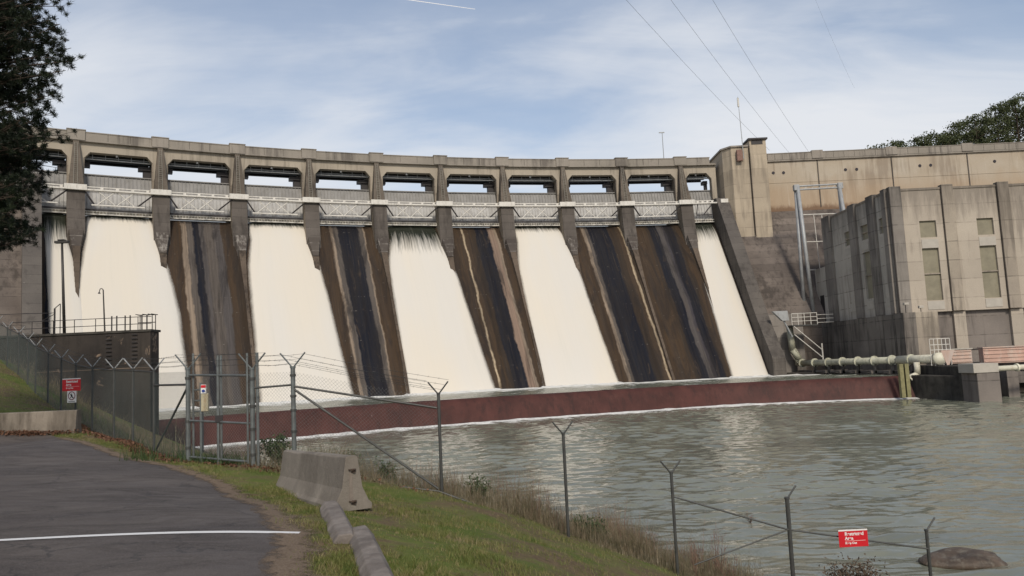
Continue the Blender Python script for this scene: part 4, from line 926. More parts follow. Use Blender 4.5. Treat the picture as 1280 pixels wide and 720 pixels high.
# ------------------------------------------------------------------ left approach wall with railing, lamps
aw = empty('approach_wall', (-40, 69, 0), 'blackened concrete retaining wall with a railed top in front of the left falls', 'retaining wall')
q = MB(); q.box(-60, -32.3, 68, 69.7, -9, 6.2); wall = q.build('wall', m_old, aw, bevel=.06)
q = MB(); q.box(-60, -32.2, 67.9, 69.8, 6.2, 6.4); q.build('coping', m_blk, aw)
q = MB(); q.box(-60, -32.35, 67.95, 67.998, 3.0, 3.05); q.build('lift_joint', m_patch, aw)
q = MB()
for x in np.arange(-45, -32.2, 1.9): q.tube((x, 68.4, 6.4), (x, 68.4, 7.6), .035, n=5)
for z in (6.95, 7.58): q.tube((-45, 68.4, z), (-32.4, 68.4, z), .032, n=5)
for x in (-35.9, -34.7, -33.2): 
    for dx in (0, .45): q.tube((x + dx, 68.3, 3.5 if x > -34 else 6.4), (x + dx, 68.3, 7.75), .06, n=5)
q.build('railing', m_dsteel, aw)
for x in (-36.2, -33.9):
    q = MB()
    for z in np.arange(3.2, 6.3, .35): q.tube((x, 67.85, z), (x + .5, 67.85, z), .04, n=5)
    q.build('rung_ladder', m_dsteel, aw)
q = MB()
for x in (-33.8, -33.2, -32.7, -32.4):
    q.tube((x, 69.2, 6.4), (x, 69.2, 7.8), .04, n=5); q.tube((x, 68.4, 7.8), (x, 69.6, 7.8), .04, n=5)
for z in (7.1, 7.8): q.tube((-34, 69.2, z), (-32.4, 69.2, z), .04, n=5)
q.build('ladder_cage', m_dsteel, aw)
gpst = empty('gate_frame', (-41.5, 68.6, 6.4), 'narrow dark gate frame standing on the wall left of the lamp post', 'gate')
q = MB(); a = at(68, 416, 68.6)[0]; b = at(75, 416, 68.6)[0]
q.tube((a, 68.6, 6.4), (a, 68.6, 8.7), .08, n=6); q.tube((a, 68.6, 8.7), (b, 68.6, 9.1), .04, n=5); q.tube((b, 68.6, 6.4), (b, 68.6, 9.1), .04, n=5); q.tube((a, 68.6, 7.6), (b, 68.6, 7.6), .03, n=5)
q.tube((a, 68.6, 8.3), (a - 6, 68.6, 8.4), .03, n=5); q.tube((a, 68.6, 8.2), (a - 1.2, 68.6, 7.6), .03, n=5); q.build('frame', m_dsteel, gpst)
b = at(80.5, 415, 69.2); p = at(77.5, 303, 69.2)
lp = empty('street_lamp', (b[0], 69.2, 6.4), 'tall lamp post with a flat double head in front of the left falls', 'street lamp')
q = MB(); q.tube((b[0], 69.2, 6.4), (p[0], 69.2, p[2]), .14, .10, n=10); q.build('pole', m_pole, lp, smooth=True)
q = MB(); q.box(p[0] - .62, p[0] + .62, 69.0, 69.4, p[2] - .08, p[2] + .14); q.box(p[0] - .3, p[0] + .3, 68.95, 69.45, p[2] + .14, p[2] + .26); q.build('lamp_head', m_pole, lp, bevel=.03)
b = at(131, 415, 69.0); p = at(129, 362, 69.0)
lp = empty('street_lamp', (b[0], 69, 6.4), 'short thin post with a small gooseneck lamp on the retaining wall', 'street lamp')
q = MB(); q.tube((b[0], 69, 6.4), (p[0], 69, p[2]), .075, .055, n=8); q.build('pole', m_pole, lp)
q = MB(); q.path([(p[0], 69, p[2] - .05), (p[0] - .12, 69, p[2] + .12), (p[0] - .28, 69, p[2] + .06), (p[0] - .36, 69, p[2] - .22)], .035, n=6); q.tube((p[0] - .36, 69, p[2] - .2), (p[0] - .36, 69, p[2] - .36), .06, .12, n=8); q.build('lamp_head', m_pole, lp)

# ------------------------------------------------------------------ fences
def post_obj(parent, x, y, z, arm_dir, mat, h=2.13, r=.036, arms=2, al=.30, am=None):
    q = MB(); q.tube((x, y, z - .3), (x, y, z + h), r, n=10); q.tube((x, y, z + h), (x, y, z + h + .04), r * 1.25, n=10)
    po = q.build('post', mat, parent, smooth=False)
    ax, ay = arm_dir
    q = MB()
    for sgn in ((-1, 1) if arms == 2 else (1,)):
        q.tube((x, y, z + h), (x + ax * al * sgn * .8, y + ay * al * sgn * .8, z + h + al), .018, n=6)
    q.build('barbed_wire_arm', am or mat, po)
    return po
def mesh_panel(parent, A, B, h, mat, sp=.075, r=.0016, zoff=0.0):
    """diamond wire mesh as real crossing wires, following the slope between two posts"""
    A = np.array(A, float); B = np.array(B, float); L = np.hypot(*(B - A)[:2]); V = []; Fc = []
    hd = (B - A)[:2] / L; nrm = np.array([-hd[1], hd[0]])
    n0 = 0
    for sgn in (1, -1):
        for c in np.arange(-h, L, sp * 1.35):
            s0, s1 = (c, c + h) if sgn == 1 else (c + h, c)
            t0, t1 = 0.0, 1.0
            # clip s between 0 and L
            def clipt(s0, s1):
                lo, hi = 0., 1.; d = s1 - s0
                for bound, side in ((0, 1), (L, -1)):
                    tt = (bound - s0) / d
                    if d * side > 0: lo = max(lo, tt)
                    else: hi = min(hi, tt)
                return lo, hi
            lo, hi = clipt(s0, s1)
            if hi - lo < .01: continue
            ends = []
            for tt in (lo, hi):
                s = s0 + (s1 - s0) * tt; zb = A[2] + (B[2] - A[2]) * s / L + zoff
                ends.append(np.array([A[0] + hd[0] * s, A[1] + hd[1] * s, zb + h * tt]))
            a, b = ends; d = (b - a) / np.linalg.norm(b - a); n3 = np.array([nrm[0], nrm[1], 0]); m3 = np.cross(d, n3)
            for P in (a, b):
                for k in range(3):
                    an = 2 * PI * k / 3; V.append(P + (n3 * math.cos(an) + m3 * math.sin(an)) * r + n3 * .003 * sgn)
            for k in range(3): Fc.append((n0 + k, n0 + (k + 1) % 3, n0 + 3 + (k + 1) % 3, n0 + 3 + k))
            n0 += 6
    return from_arrays('wire_mesh', np.array(V), np.array(Fc), mat, parent)
def barbed(parent, pts, arm_dir, h=2.13, al=.30, sides=(-1, 1), mat=None):
    q = MB(); ax, ay = arm_dir
    for sgn in sides:
        for f in (.33, .66, 1.0):
            P = [(x + ax * al * sgn * .8 * f, y + ay * al * sgn * .8 * f, z + h + al * f) for x, y, z in pts]
            for a, b in zip(P[:-1], P[1:]):
                a = np.array(a); b = np.array(b); m = (a + b) / 2 - np.array([0, 0, .03]); q.tube(a, m, .0035, n=3); q.tube(m, b, .0035, n=3)
                n = int(np.linalg.norm(b - a) / .22)
                for i in range(1, n):
                    c = a + (b - a) * i / n - np.array([0, 0, .03 * (1 - abs(2 * i / n - 1))]); q.tube(c - np.array([.01, 0, .018]), c + np.array([.01, 0, .018]), .003, n=3)
    q.build('barbed_wire', mat or m_galvd, parent)
# left run up the bank
fl_ = empty('chain_link_fence', GP[0], 'chain link fence with barbed wire arms climbing the grassy bank at left', 'fence')
run = [GP[0]] + LP
ad = np.array([.70, .72]) ; ad = (1.0, .08)
for x, y, z in LP: post_obj(fl_, x, y, z, ad, m_galvd, al=.33, am=m_gantry)
for a, b in zip(run[:-1], run[1:]):
    mesh_panel(fl_, a, b, 2.08, m_greenf, .06, .0019)
q = MB()
for a, b in zip(run[1:-1], run[2:]): q.tube((a[0], a[1], a[2] + 2.1), (b[0], b[1], b[2] + 2.1), .02, n=6)
q.tube((GP[0][0], GP[0][1], GP[0][2] + 1.78), (LP[0][0], LP[0][1], LP[0][2] + 1.75), .026, n=6); q.tube((GP[0][0], GP[0][1], GP[0][2] + 1.75), (LP[0][0] + .05, LP[0][1], LP[0][2] + .05), .026, n=6)
q.build('rail', m_galvd, fl_)
barbed(fl_, run, ad, al=.33)
# gate
gt = empty('fence_gate', GP[0], 'tall chain link gate between two stout grey posts beside the car park', 'gate')
A, B = np.array(GP[0]), np.array(GP[1])
post_obj(gt, *A, (1, .1), m_galv, r=.055, al=.36); post_obj(gt, *B, (1, .1), m_galv, r=.055, al=.36)
q = MB(); m_ = A + (B - A) * .48; q.tube((m_[0], m_[1], m_[2] - .1), (m_[0], m_[1], m_[2] + 2.45), .034, n=8); q.tube((m_[0] + .07, m_[1], m_[2] + .1), (m_[0] + .07, m_[1], m_[2] + 2.45), .028, n=8)
q.tube((A[0] + .12, A[1], A[2] + .1), (A[0] + .12, A[1], A[2] + 2.5), .026, n=8); q.tube((B[0] + .12, B[1] - .02, B[2] - .1), (B[0] + .12, B[1] - .02, B[2] + 2.5), .034, n=8); q.tube((B[0] - .1, B[1] - .02, B[2] + .1), (B[0] - .1, B[1] - .02, B[2] + 2.5), .026, n=8)
for h in (.95, 2.0): q.tube((A[0], A[1], A[2] + h), (B[0], B[1], B[2] + h), .024, n=8)
q.tube((A[0], A[1], A[2] + .12), (B[0], B[1], B[2] + .12), .024, n=8)
for h in (1.15, 1.4, 1.65): q.tube((A[0] + .1, A[1], A[2] + h), (A[0] + .34, A[1], A[2] + h), .02, n=6)
q.tube((A[0] + .34, A[1], A[2] + .2), (A[0] + .34, A[1], A[2] + 1.7), .02, n=6)
q.build('gate_frame', m_galv, gt)
mesh_panel(gt, A, B, 2.0, m_wire, .06, .0019, .1)
q = MB(); q.box(m_[0] - .05, m_[0] + .12, m_[1] - .06, m_[1] - .03, m_[2] + .95, m_[2] + 1.1); q.build('latch', m_dsteel, gt)
q = MB()
for P, hs in ((A, (.3, .9, 1.9)), (B, (.25, .8, 1.3, 1.9))):
    for h in hs: q.tube((P[0], P[1], P[2] + h), (P[0], P[1], P[2] + h + .06), .072, n=10)
q.build('hinge_band', m_galvd, gt)
barbed(gt, [tuple(A), tuple(B)], (1, .1), al=.36)
bx = at(254.5, 505, 17.75); o = empty('meter_box', bx, 'small yellowed box fixed behind the gate under a tiny warning sticker', 'box')
q = MB(); a = at(251, 492, 17.75); b = at(260, 514, 17.75); q.box(a[0], b[0], 17.75, 17.83, b[2], a[2]); q.build('box', m_yell if False else simple('yellowed_enamel', (.45, .40, .27), .6, dirt=(.35, .20, .08), scale=8), o, bevel=.01)
q = MB(); q.tube((a[0] - .02, 17.8, GP[0][2] - .3), (a[0] - .02, 17.8, a[2] + .25), .03, n=8); q.build('post', m_galv, o)
q = MB(); a2 = at(251, 481, 17.73); b2 = at(257.5, 491.5, 17.73); q.box(a2[0], b2[0], 17.73, 17.75, b2[2], a2[2]); st = q.build('sticker', m_signwhite, o)
q = MB(); q.box(a2[0] + .005, b2[0] - .005, 17.722, 17.729, a2[2] - .07, a2[2] - .01); q.build('red_band', m_signred, st)
q = MB(); c = (a2 + b2) / 2; q.prism([(c[0] + .04 * math.cos(t_), 17.727, c[2] - .045 + .035 * math.sin(t_)) for t_ in np.linspace(0, 2 * PI, 12, endpoint=False)], (0, -.006, 0)); q.build('blue_disc', simple('blue_ink', (.03, .06, .25), .5), st)
# right run down to the river
fr_ = empty('chain_link_fence', RP[0], 'open chain link fence stepping down the grass slope from the gate to the river', 'fence')
run = [GP[1]] + RP
for i, (x, y, z) in enumerate(RP):
    post_obj(fr_, x, y, z, (1, .1), m_galvd if i else m_galv, r=.05 if i == 0 else (.045 if i == 4 else .034), al=.27 if i else .33, arms=2 if i < 4 else 1, h=2.13 if i != 4 else 2.4)
for i, (a, b) in enumerate(zip(run[:-1], run[1:])):
    if i < 2: mesh_panel(fr_, a, b, 2.05, m_wire, .06, .0018)
    else: mesh_panel(fr_, a, b, 1.8 if i < 4 else 1.2, m_galvd, .075, .0009)
def P_at(px, py): return at(px, py, 16.68)
for a, b, r in (((318, 485), (366, 481), .022), ((368, 483), (546, 510), .024), ((368, 487), (548, 611), .026), ((455, 603), (548, 614), .02), ((548, 614), (612, 637), .022),
                ((842, 621), (985, 662), .018), ((985, 662), (1160, 686), .018), ((983, 663), (868, 706), .016)):
    q = MB(); q.tube(P_at(*a), P_at(*b), r, n=8); q.build('rail', m_galvd, fr_)
q = MB()
for i, hs in ((0, (.3, .75, 1.2, 1.5, 1.95)),):
    for h in hs: q.tube((RP[i][0], RP[i][1], RP[i][2] + h), (RP[i][0], RP[i][1], RP[i][2] + h + .05), .066, n=10)
q.build('tension_band', m_galvd, fr_)
barbed(fr_, run[:3], (1, .1), al=.30)

# ------------------------------------------------------------------ signs
def text_part(body, size, origin, ex, up_, nrm, mat, parent, name='lettering', bold=.0):
    cu = bpy.data.curves.new(name, 'FONT'); cu.body = body; cu.size = size; cu.extrude = .001; cu.offset = bold
    tmp = bpy.data.objects.new('tmp', cu); C.objects.link(tmp); dg = bpy.context.evaluated_depsgraph_get()
    me = bpy.data.meshes.new_from_object(tmp.evaluated_get(dg)); bpy.data.objects.remove(tmp)
    ex, up_, nrm = [np.array(v, float) / np.linalg.norm(v) for v in (ex, up_, nrm)]
    for v in me.vertices:
        c = v.co; w_ = np.array(origin) + ex * c.x + up_ * c.y + nrm * c.z; v.co = [float(t_) for t_ in w_]
    me.materials.clear()
    return link(name, me, mat, parent)
def red_sign(c, w, h, ex, lab, nm='warning_sign', tilt=0):
    ex = np.array(ex, float); ex /= np.linalg.norm(ex); n = np.array([ex[1], -ex[0], 0]); up_ = np.array([0, 0, 1.0]); n /= np.linalg.norm(n)
    o = empty(nm, c, lab, 'sign'); c = np.array(c, float)
    def rect(u0, u1, v0, v1, d0, d1):
        q = MB(); q.hexa([c + ex * u0 + n * d0 + up_ * v0, c + ex * u1 + n * d0 + up_ * v0, c + ex * u1 + n * d1 + up_ * v0, c + ex * u0 + n * d1 + up_ * v0,
                          c + ex * u0 + n * d0 + up_ * v1, c + ex * u1 + n * d0 + up_ * v1, c + ex * u1 + n * d1 + up_ * v1, c + ex * u0 + n * d1 + up_ * v1]); return q
    pn = rect(-w / 2, w / 2, -h / 2, h / 2, 0, .006).build('panel', m_signred, o)
    rect(-w / 2, w / 2, h * .42, h / 2, .0065, .009).build('white_band', m_signwhite, pn)
    rect(-w * .28, w * .42, -h * .155, -h * .14, .0065, .009).build('rule', m_signwhite, pn)
    text_part('Restricted', h * .27, c + ex * (-w * .29) + up_ * (h * .165) + n * .009, ex, up_, n, m_signwhite, pn, bold=.003)
    text_part('Area', h * .25, c + ex * (-w * .29) + up_ * (-h * .08) + n * .009, ex, up_, n, m_signwhite, pn, bold=.003)
    text_part('Keep Out', h * .17, c + ex * (-w * .29) + up_ * (-h * .33) + n * .009, ex, up_, n, m_signwhite, pn, bold=.002)
    return o
# left sign hangs on the fence at about 28 m
c = at(89.5, 480.8, 27.6); sw = 27.5 * 27.6 / 957
red_sign(c, sw, 15.5 * 27.6 / 957, (1, -.25, 0), 'red Restricted Area sign on the left fence above the white no-entry panel')
c2 = at(89.8, 495.8, 27.6); ex = np.array([1, -.25, 0]); ex /= np.linalg.norm(ex); n = np.array([ex[1], -ex[0], 0]); up_ = np.array([0, 0, 1.])
ne = empty('prohibition_sign', c2, 'small white no walking sign with a ringed figure below the red sign', 'sign')
hw, hh = 6.8 * 27.6 / 957, 7.3 * 27.6 / 957
q = MB(); q.hexa([c2 + ex * a + n * d + up_ * b for b in (-hh, hh) for a, d in ((-hw, 0), (hw, 0), (hw, .006), (-hw, .006))]); pn = q.build('panel', m_signwhite, ne)
q = MB(); cc = c2 + up_ * hh * .15; NR = 24
for i in range(NR):
    a0, a1 = 2 * PI * i / NR, 2 * PI * (i + 1) / NR; ro, ri = hh * .74, hh * .60
    pts = [cc + ex * math.cos(a) * r_ + up_ * math.sin(a) * r_ + n * .0075 for a, r_ in ((a0, ri), (a1, ri), (a1, ro), (a0, ro))]; q.prism(pts, n * .002)
q.build('ring', simple('sign_dark_red_ring', (.16, .01, .03), .5), pn)
fg = MB()
def limb(pts, r):
    for a, b in zip(pts[:-1], pts[1:]): fg.tube(cc + ex * a[0] * hh + up_ * a[1] * hh + n * .009, cc + ex * b[0] * hh + up_ * b[1] * hh + n * .009, r * hh, n=6)
limb([(-.02, .38), (-.02, .30)], .10); limb([(-.02, .25), (-.03, -.05)], .11); limb([(-.03, -.05), (-.16, -.22), (-.26, -.42)], .06); limb([(-.02, -.05), (.12, -.2), (.2, -.42)], .06); limb([(-.02, .2), (.16, .02)], .045); limb([(-.02, .2), (-.2, .04)], .045); limb([(-.44, .42), (.44, -.42)], .045)
fg.build('walking_figure', m_black, pn)
q = MB(); 
for a, b in ((-hw * .7, hw * .7),): q.hexa([c2 + ex * u + n * d + up_ * v for v in (-hh * .86, -hh * .78) for u, d in ((a, .007), (b, .007), (b, .009), (a, .009))])
q.build('text_line', m_black, pn)
c = at(1066.5, 672.5, 16.6); red_sign(c, 35.5 * 16.6 / 957, 20.5 * 16.6 / 957, (1, .02, -.0), 'red Restricted Area sign wired to the fence rail low over the river')

# ------------------------------------------------------------------ barriers and kerb stones
def jersey(name, A, B, zA, zB, lab, hgt=.81, wt=.08, wb=.30, loops=True, mat=None):
    A = np.array(A, float); B = np.array(B, float); d = (B - A); L = np.linalg.norm(d); d /= L; nn = np.array([-d[1], d[0]])
    o = empty(name, (A[0], A[1], zA), lab, 'barrier')
    prof = [(-wb, 0), (-wb, .08), (-wb + .05, .13), (-wt - .075, .33), (-wt - .01, hgt - .02), (-wt + .02, hgt), (wt - .02, hgt), (wt + .01, hgt - .02), (wt + .075, .33), (wb - .05, .13), (wb, .08), (wb, 0)]
    NS = 14; V = []; rr = np.random.default_rng(3)
    for i in range(NS + 1):
        s = i / NS; c = A + d * L * s; z0 = zA + (zB - zA) * s
        for (u, v) in prof:
            j = rr.normal(0, .0012, 2)
            if v > hgt - .03 and rr.random() < .25: j[1] -= .012
            V.append((c[0] + nn[0] * (u + j[0]), c[1] + nn[1] * (u + j[0]), z0 - .05 + v + j[1]))
    n = len(prof); Fc = [(i * n + k, i * n + (k + 1) % n, (i + 1) * n + (k + 1) % n, (i + 1) * n + k) for i in range(NS) for k in range(n)]
    q = MB(); q.add(V, Fc + [tuple(range(n))[::-1], tuple(NS * n + k for k in range(n))]); q.build('body', mat or m_jer, o, bevel=.008)
    if loops:
        for v in (.14, .60):
            q = MB(); c = A; e = -d
            pts = [np.array([c[0] + nn[0] * .05 * math.cos(t_) + e[0] * (.01 + .05 * max(0, math.sin(t_))), c[1] + nn[1] * .05 * math.cos(t_) + e[1] * (.01 + .05 * max(0, math.sin(t_))), zA - .05 + v]) for t_ in np.linspace(0, PI, 7)]
            q.path(pts, .010, n=6); q.box(c[0] - .05, c[0] + .05, c[1] - .012, c[1] + .02, zA + v - .1, zA + v - .04); q.build('steel_loop', m_rust, o)
        q = MB(); e = -d; 
        for u, zz0, zz1 in ((0.02, .1, .6),):
            c = np.array([A[0], A[1], 0]) + np.array([e[0], e[1], 0]) * .004
            q.prism([c + np.array([nn[0] * (u + .028), nn[1] * (u + .028), zA - .05 + zz0]), c + np.array([nn[0] * (u - .028), nn[1] * (u - .028), zA - .05 + zz0]), c + np.array([nn[0] * (u - .02), nn[1] * (u - .02), zA - .05 + zz1]), c + np.array([nn[0] * (u + .02), nn[1] * (u + .02), zA - .05 + zz1])], (e[0] * .003, e[1] * .003, 0))
        q.build('rust_stain', simple('rust_stained_slot', (.20, .165, .135), .9, scale=14), o)
    return o
nb_ = at(441, 634, 11.6); jersey('concrete_barrier', nb_[:2], (-4.5, 15.1), nb_[2], -.36, 'single concrete barrier with flared base on the grass verge in front of the fence', .80)
fb = at(98, 546, 23.4); jersey('concrete_barrier', (fb[0], 23.4), (fb[0] - 9, 23.1), fb[2], fb[2] + .05, 'long stained concrete barrier at the far edge of the car park below the grass bank', .86, .10, .26, False, m_jer2)
def stop(A, B, lab, w=.15, h=.16):
    A = np.array(A, float); B = np.array(B, float); d = (B - A)[:2]; L = np.linalg.norm(d); d /= L; nn = np.array([-d[1], d[0]])
    prof = [(-w, -.08), (-w, h * .45), (-w * .55, h * .95), (w * .55, h), (w, h * .45), (w, -.08)]; NS = 10; V = []; rr = np.random.default_rng(int(abs(A[0] * 100)))
    for i in range(NS + 1):
        s = i / NS; c = A + (B - A) * s; sc_ = 1 - (.12 if i in (0, NS) else 0)
        for u, v in prof: V.append((c[0] + nn[0] * u * sc_ + rr.normal(0, .0025), c[1] + nn[1] * u * sc_ + rr.normal(0, .0025), c[2] + v * sc_ + rr.normal(0, .0025)))
    n = len(prof); q = MB(); q.add(V, [(i * n + k, i * n + (k + 1) % n, (i + 1) * n + (k + 1) % n, (i + 1) * n + k) for i in range(NS) for k in range(n)] + [tuple(range(n))[::-1], tuple(NS * n + k for k in range(n))])
    o = q.build('kerb_stone', m_stop, None, bevel=.015); tag(o, lab, 'kerb stone')
    return o
a = atz(412, 639, -.12); b = atz(432, 684, -.12); stop(a, b, 'grey rounded kerb stone touching the foot of the concrete barrier', .15, .17)
a = atz(449, 673, -.14); b = atz(484, 760, -.14); stop(a, b, 'kerb stone nearest the camera, lying end to end in the grass', .15, .17)
# boulder in the river
def rock(c, s, seed, mat, name='rock', flat=.5, parent=None, rot=0):
    bm = bmesh.new(); bmesh.ops.create_icosphere(bm, subdivisions=4, radius=1); r_ = np.random.default_rng(seed); ks_ = r_.normal(0, 1.6, (7, 3)); ph_ = r_.uniform(0, 6, 7)
    ca, sa = math.cos(rot), math.sin(rot)
    for v in bm.verts:
        p = np.array(v.co); d = 1 + sum(.075 * math.sin(k @ p * 1.2 + f_) for k, f_ in zip(ks_, ph_)) + .02 * math.sin(p @ ks_[0] * 7); q_ = p * d * np.array([s[0], s[1], s[2]]); v.co = (c[0] + q_[0] * ca - q_[1] * sa, c[1] + q_[0] * sa + q_[1] * ca, c[2] + q_[2])
    me = bpy.data.meshes.new(name); bm.to_mesh(me); bm.free()
    for p in me.polygons: p.use_smooth = True
    return link(name, me, mat, parent)
m_boul = simple('wet_brown_boulder', (.105, .075, .052), .6, 0, .6, 1.8, bump=1.0, dirt=(.17, .15, .115))
m_rock = simple('grey_rip_rap', (.17, .155, .14), .85, 0, .5, 2.5, bump=.8, dirt=(.07, .06, .05))
c = at(1207, 691, 26.5); o = rock((c[0], c[1], RIVER + .05), (1.3, .65, .40), 4, m_boul, 'boulder', rot=-.1); tag(o, 'large brown boulder half submerged in the river at the lower right', 'boulder')

# ------------------------------------------------------------------ vegetation
def blades(name, pts, hts, wid, lean, mat, parent=None, seg_=2, rs=None):
    """thin curved blades; pts (n,3)"""
    r_ = rs or rng; n = len(pts); a = r_.uniform(0, 2 * PI, n); w = np.stack([np.cos(a), np.sin(a), 0 * a], -1) * (wid * r_.uniform(.6, 1.3, n))[:, None]
    b = r_.uniform(0, 2 * PI, n); ld = np.stack([np.cos(b), np.sin(b), 0 * b], -1) * (hts * lean * r_.uniform(.2, 1, n))[:, None]
    z = np.zeros((n, 3)); z[:, 2] = hts
    p0 = pts - w; p1 = pts + w; p2 = pts + z * .55 + ld * .3 + w * .7; p3 = pts + z * .55 + ld * .3 - w * .7; p4 = pts + z + ld + w * .15; p5 = pts + z + ld - w * .15
    V = np.stack([p0, p1, p2, p3, p4, p5], 1).reshape(-1, 3); i = np.arange(n)[:, None] * 6
    Fc = np.concatenate([i + np.array([[0, 1, 2, 3]]), i + np.array([[3, 2, 4, 5]])])
    return from_arrays(name, V, Fc, mat, parent)
def foliage_mat(name, cols, rough=.6, tr=.25):
    t = NT(name); oi = t.geo(); n = t.noise(oi, 1.3, 3, .6); w = t.n('ShaderNodeTexWhiteNoise'); w.noise_dimensions = '3D'
    mp = t.n('ShaderNodeVectorMath'); mp.operation = 'SCALE'; mp.inputs['Scale'].default_value = 9.0; t.l(oi, mp.inputs[0]); fl = t.n('ShaderNodeVectorMath'); fl.operation = 'FLOOR'; t.l(mp.outputs[0], fl.inputs[0]); t.l(fl.outputs[0], w.inputs['Vector'])
    f = t.math('ADD', t.math('MULTIPLY', n, .6), t.math('MULTIPLY', w.outputs[0], .4))
    col = t.ramp(f, [(.25 + .5 * i / max(1, len(cols) - 1), c) for i, c in enumerate(cols)])
    tl = t.n('ShaderNodeBsdfTranslucent'); t.l(col, tl.inputs[0]); mx = t.n('ShaderNodeMixShader'); mx.inputs[0].default_value = tr
    t.l(t.b.outputs[0], mx.inputs[1]); t.l(tl.outputs[0], mx.inputs[2]); t.l(mx.outputs[0], t.out.inputs[0])
    return t.done(col, rough, 0, .25)
m_grass = foliage_mat('grass_blades', [(.085, .115, .026), (.14, .16, .042), (.21, .19, .07), (.27, .215, .12)])
m_straw = foliage_mat('dry_straw', [(.17, .13, .08), (.27, .215, .14), (.11, .10, .05), (.33, .28, .20)])
m_dbr = foliage_mat('dark_brush_twigs', [(.06, .045, .03), (.11, .08, .055), (.16, .12, .085)])
m_redst = foliage_mat('reddish_stalks', [(.20, .10, .075), (.27, .15, .115), (.16, .10, .08)])
m_bush = foliage_mat('green_weed_leaves', [(.03, .05, .018), (.055, .085, .03), (.08, .11, .045)])
m_pine = foliage_mat('dark_pine_needles', [(.007, .012, .006), (.012, .020, .009), (.026, .036, .014)], .6, .12)
m_tree = foliage_mat('hill_tree_leaves', [(.04, .052, .022), (.07, .085, .034), (.11, .115, .05)], .6, .2)
m_leaf = foliage_mat('fallen_oak_leaves', [(.06, .03, .018), (.12, .058, .034), (.20, .11, .068)], .8, .1)
# turf on the verge
n = 170000; y = 6.2 + (26 - 6.2) * rng.random(n) ** 1.25; ex_ = edge_x(y)
x = ex_ - .06 + rng.exponential(2.6, n) * (.4 + y / 14)
keep = (x < .44 * y + 2.0) & ~((x < LP[0][0]) & (y > 17.5) & (y - 18 > (GP[0][0] - x) * 1.187)) & (y < 17.4 + np.clip(-(x + 7) * 1.2, 0, 30))
x, y = x[keep], y[keep]; z = ground(x, y)
pn = np.sin(x * 1.9 + 2 * np.sin(y * .9)) * np.sin(y * 2.3 + x * .5); pn = pn + .7 * np.sin(x * 5.3 + 1.7 * np.sin(y * 3.1)) * np.sin(y * 4.7 - x * 1.3); k2 = rng.random(len(x)) < (.50 + .5 * pn) * np.clip((x - edge_x(y)) / .5, .12, 1); x, y, z, pn = x[k2], y[k2], z[k2], pn[k2]
blades('grass', np.stack([x, y, z - .005], -1), rng.uniform(.015, .05, len(x)) * (1 + 1.0 * np.clip(pn, 0, 1)), .004, .9, m_grass)['kind'] = 'stuff'
tag(bpy.data.objects['grass'], 'short patchy green grass covering the slope beside the car park', 'grass', kind='stuff')
# far bank grass
n = 26000; x = rng.uniform(-34, -13.5, n); y = rng.uniform(24, 42, n); k2 = (y - 20.5) < (LP[0][0] - x) * 1.187 + .3; x, y = x[k2], y[k2]
tag(blades('bank_grass', np.stack([x, y, ground(x, y)], -1), rng.uniform(.04, .10, len(x)), .008, .8, m_grass), 'short olive grass on the steep bank left of the fence', 'grass', kind='stuff')
# dry weeds behind the fence
def weeds(name, cx0, cx1, cy0, cy1, n, h0, h1, mat, lab, w=.005, cond=None, lean=.45):
    x = rng.uniform(cx0, cx1, n); y = rng.uniform(cy0, cy1, n); z = ground(x, y)
    k = z > RIVER + .5 + .35 * np.sin(x * 2.1) * np.sin(y * 1.3) + .8 * np.clip(x - 1.2, 0, 1)
    if cond is not None: k &= cond(x, y)
    cl_ = np.sin(x * 1.3 + y) * np.sin(y * .9 - x * .7) + rng.normal(0, .5, n); k &= cl_ > -.25
    x, y, z = x[k], y[k], z[k]
    tag(blades(name, np.stack([x, y, z - .02], -1), rng.uniform(h0, h1, len(x)) * (.45 + .55 * rng.random(len(x))) * np.clip(.75 + .45 * np.sin(x * 2.7 + 1.3 * np.sin(y * 1.9)) * np.sin(y * 2.2), .3, 1.3), w, lean, mat), lab, 'weeds', kind='stuff')
behind = lambda x, y: (y > 16.95) & (y > 16.9 + 0 * x)
leftb = lambda x, y: (y - 18.4) > np.maximum(0, (GP[0][0] - x)) * 1.187
weeds('dry_weeds', -6, 7.5, 16.9, 29, 150000, .3, 1.15, m_straw, 'tangle of dry straw coloured weeds on the river bank behind the fence', .0045, behind)
weeds('reddish_stalks', -3.5, 4.5, 17.5, 28, 5500, .6, 1.6, m_redst, 'thin reddish dead stalks standing in the weeds by the water', .0045, behind, .25)
weeds('low_bank_weeds', -6, 7, 16.2, 17.6, 9000, .06, .28, m_straw, 'short dry grass fringe along the foot of the fence', .004, None, .8)
weeds('tall_green_weeds', -9, -3.0, 17.4, 22, 6500, .2, .6, m_bush, 'green weeds growing behind the gate and the barrier', .009, behind, .5)
weeds('bank_brush', -30, -8, 20, 58, 30000, .3, 1.3, m_straw, 'grey brown brush covering the slope behind the left fence', .009, leftb, .6)
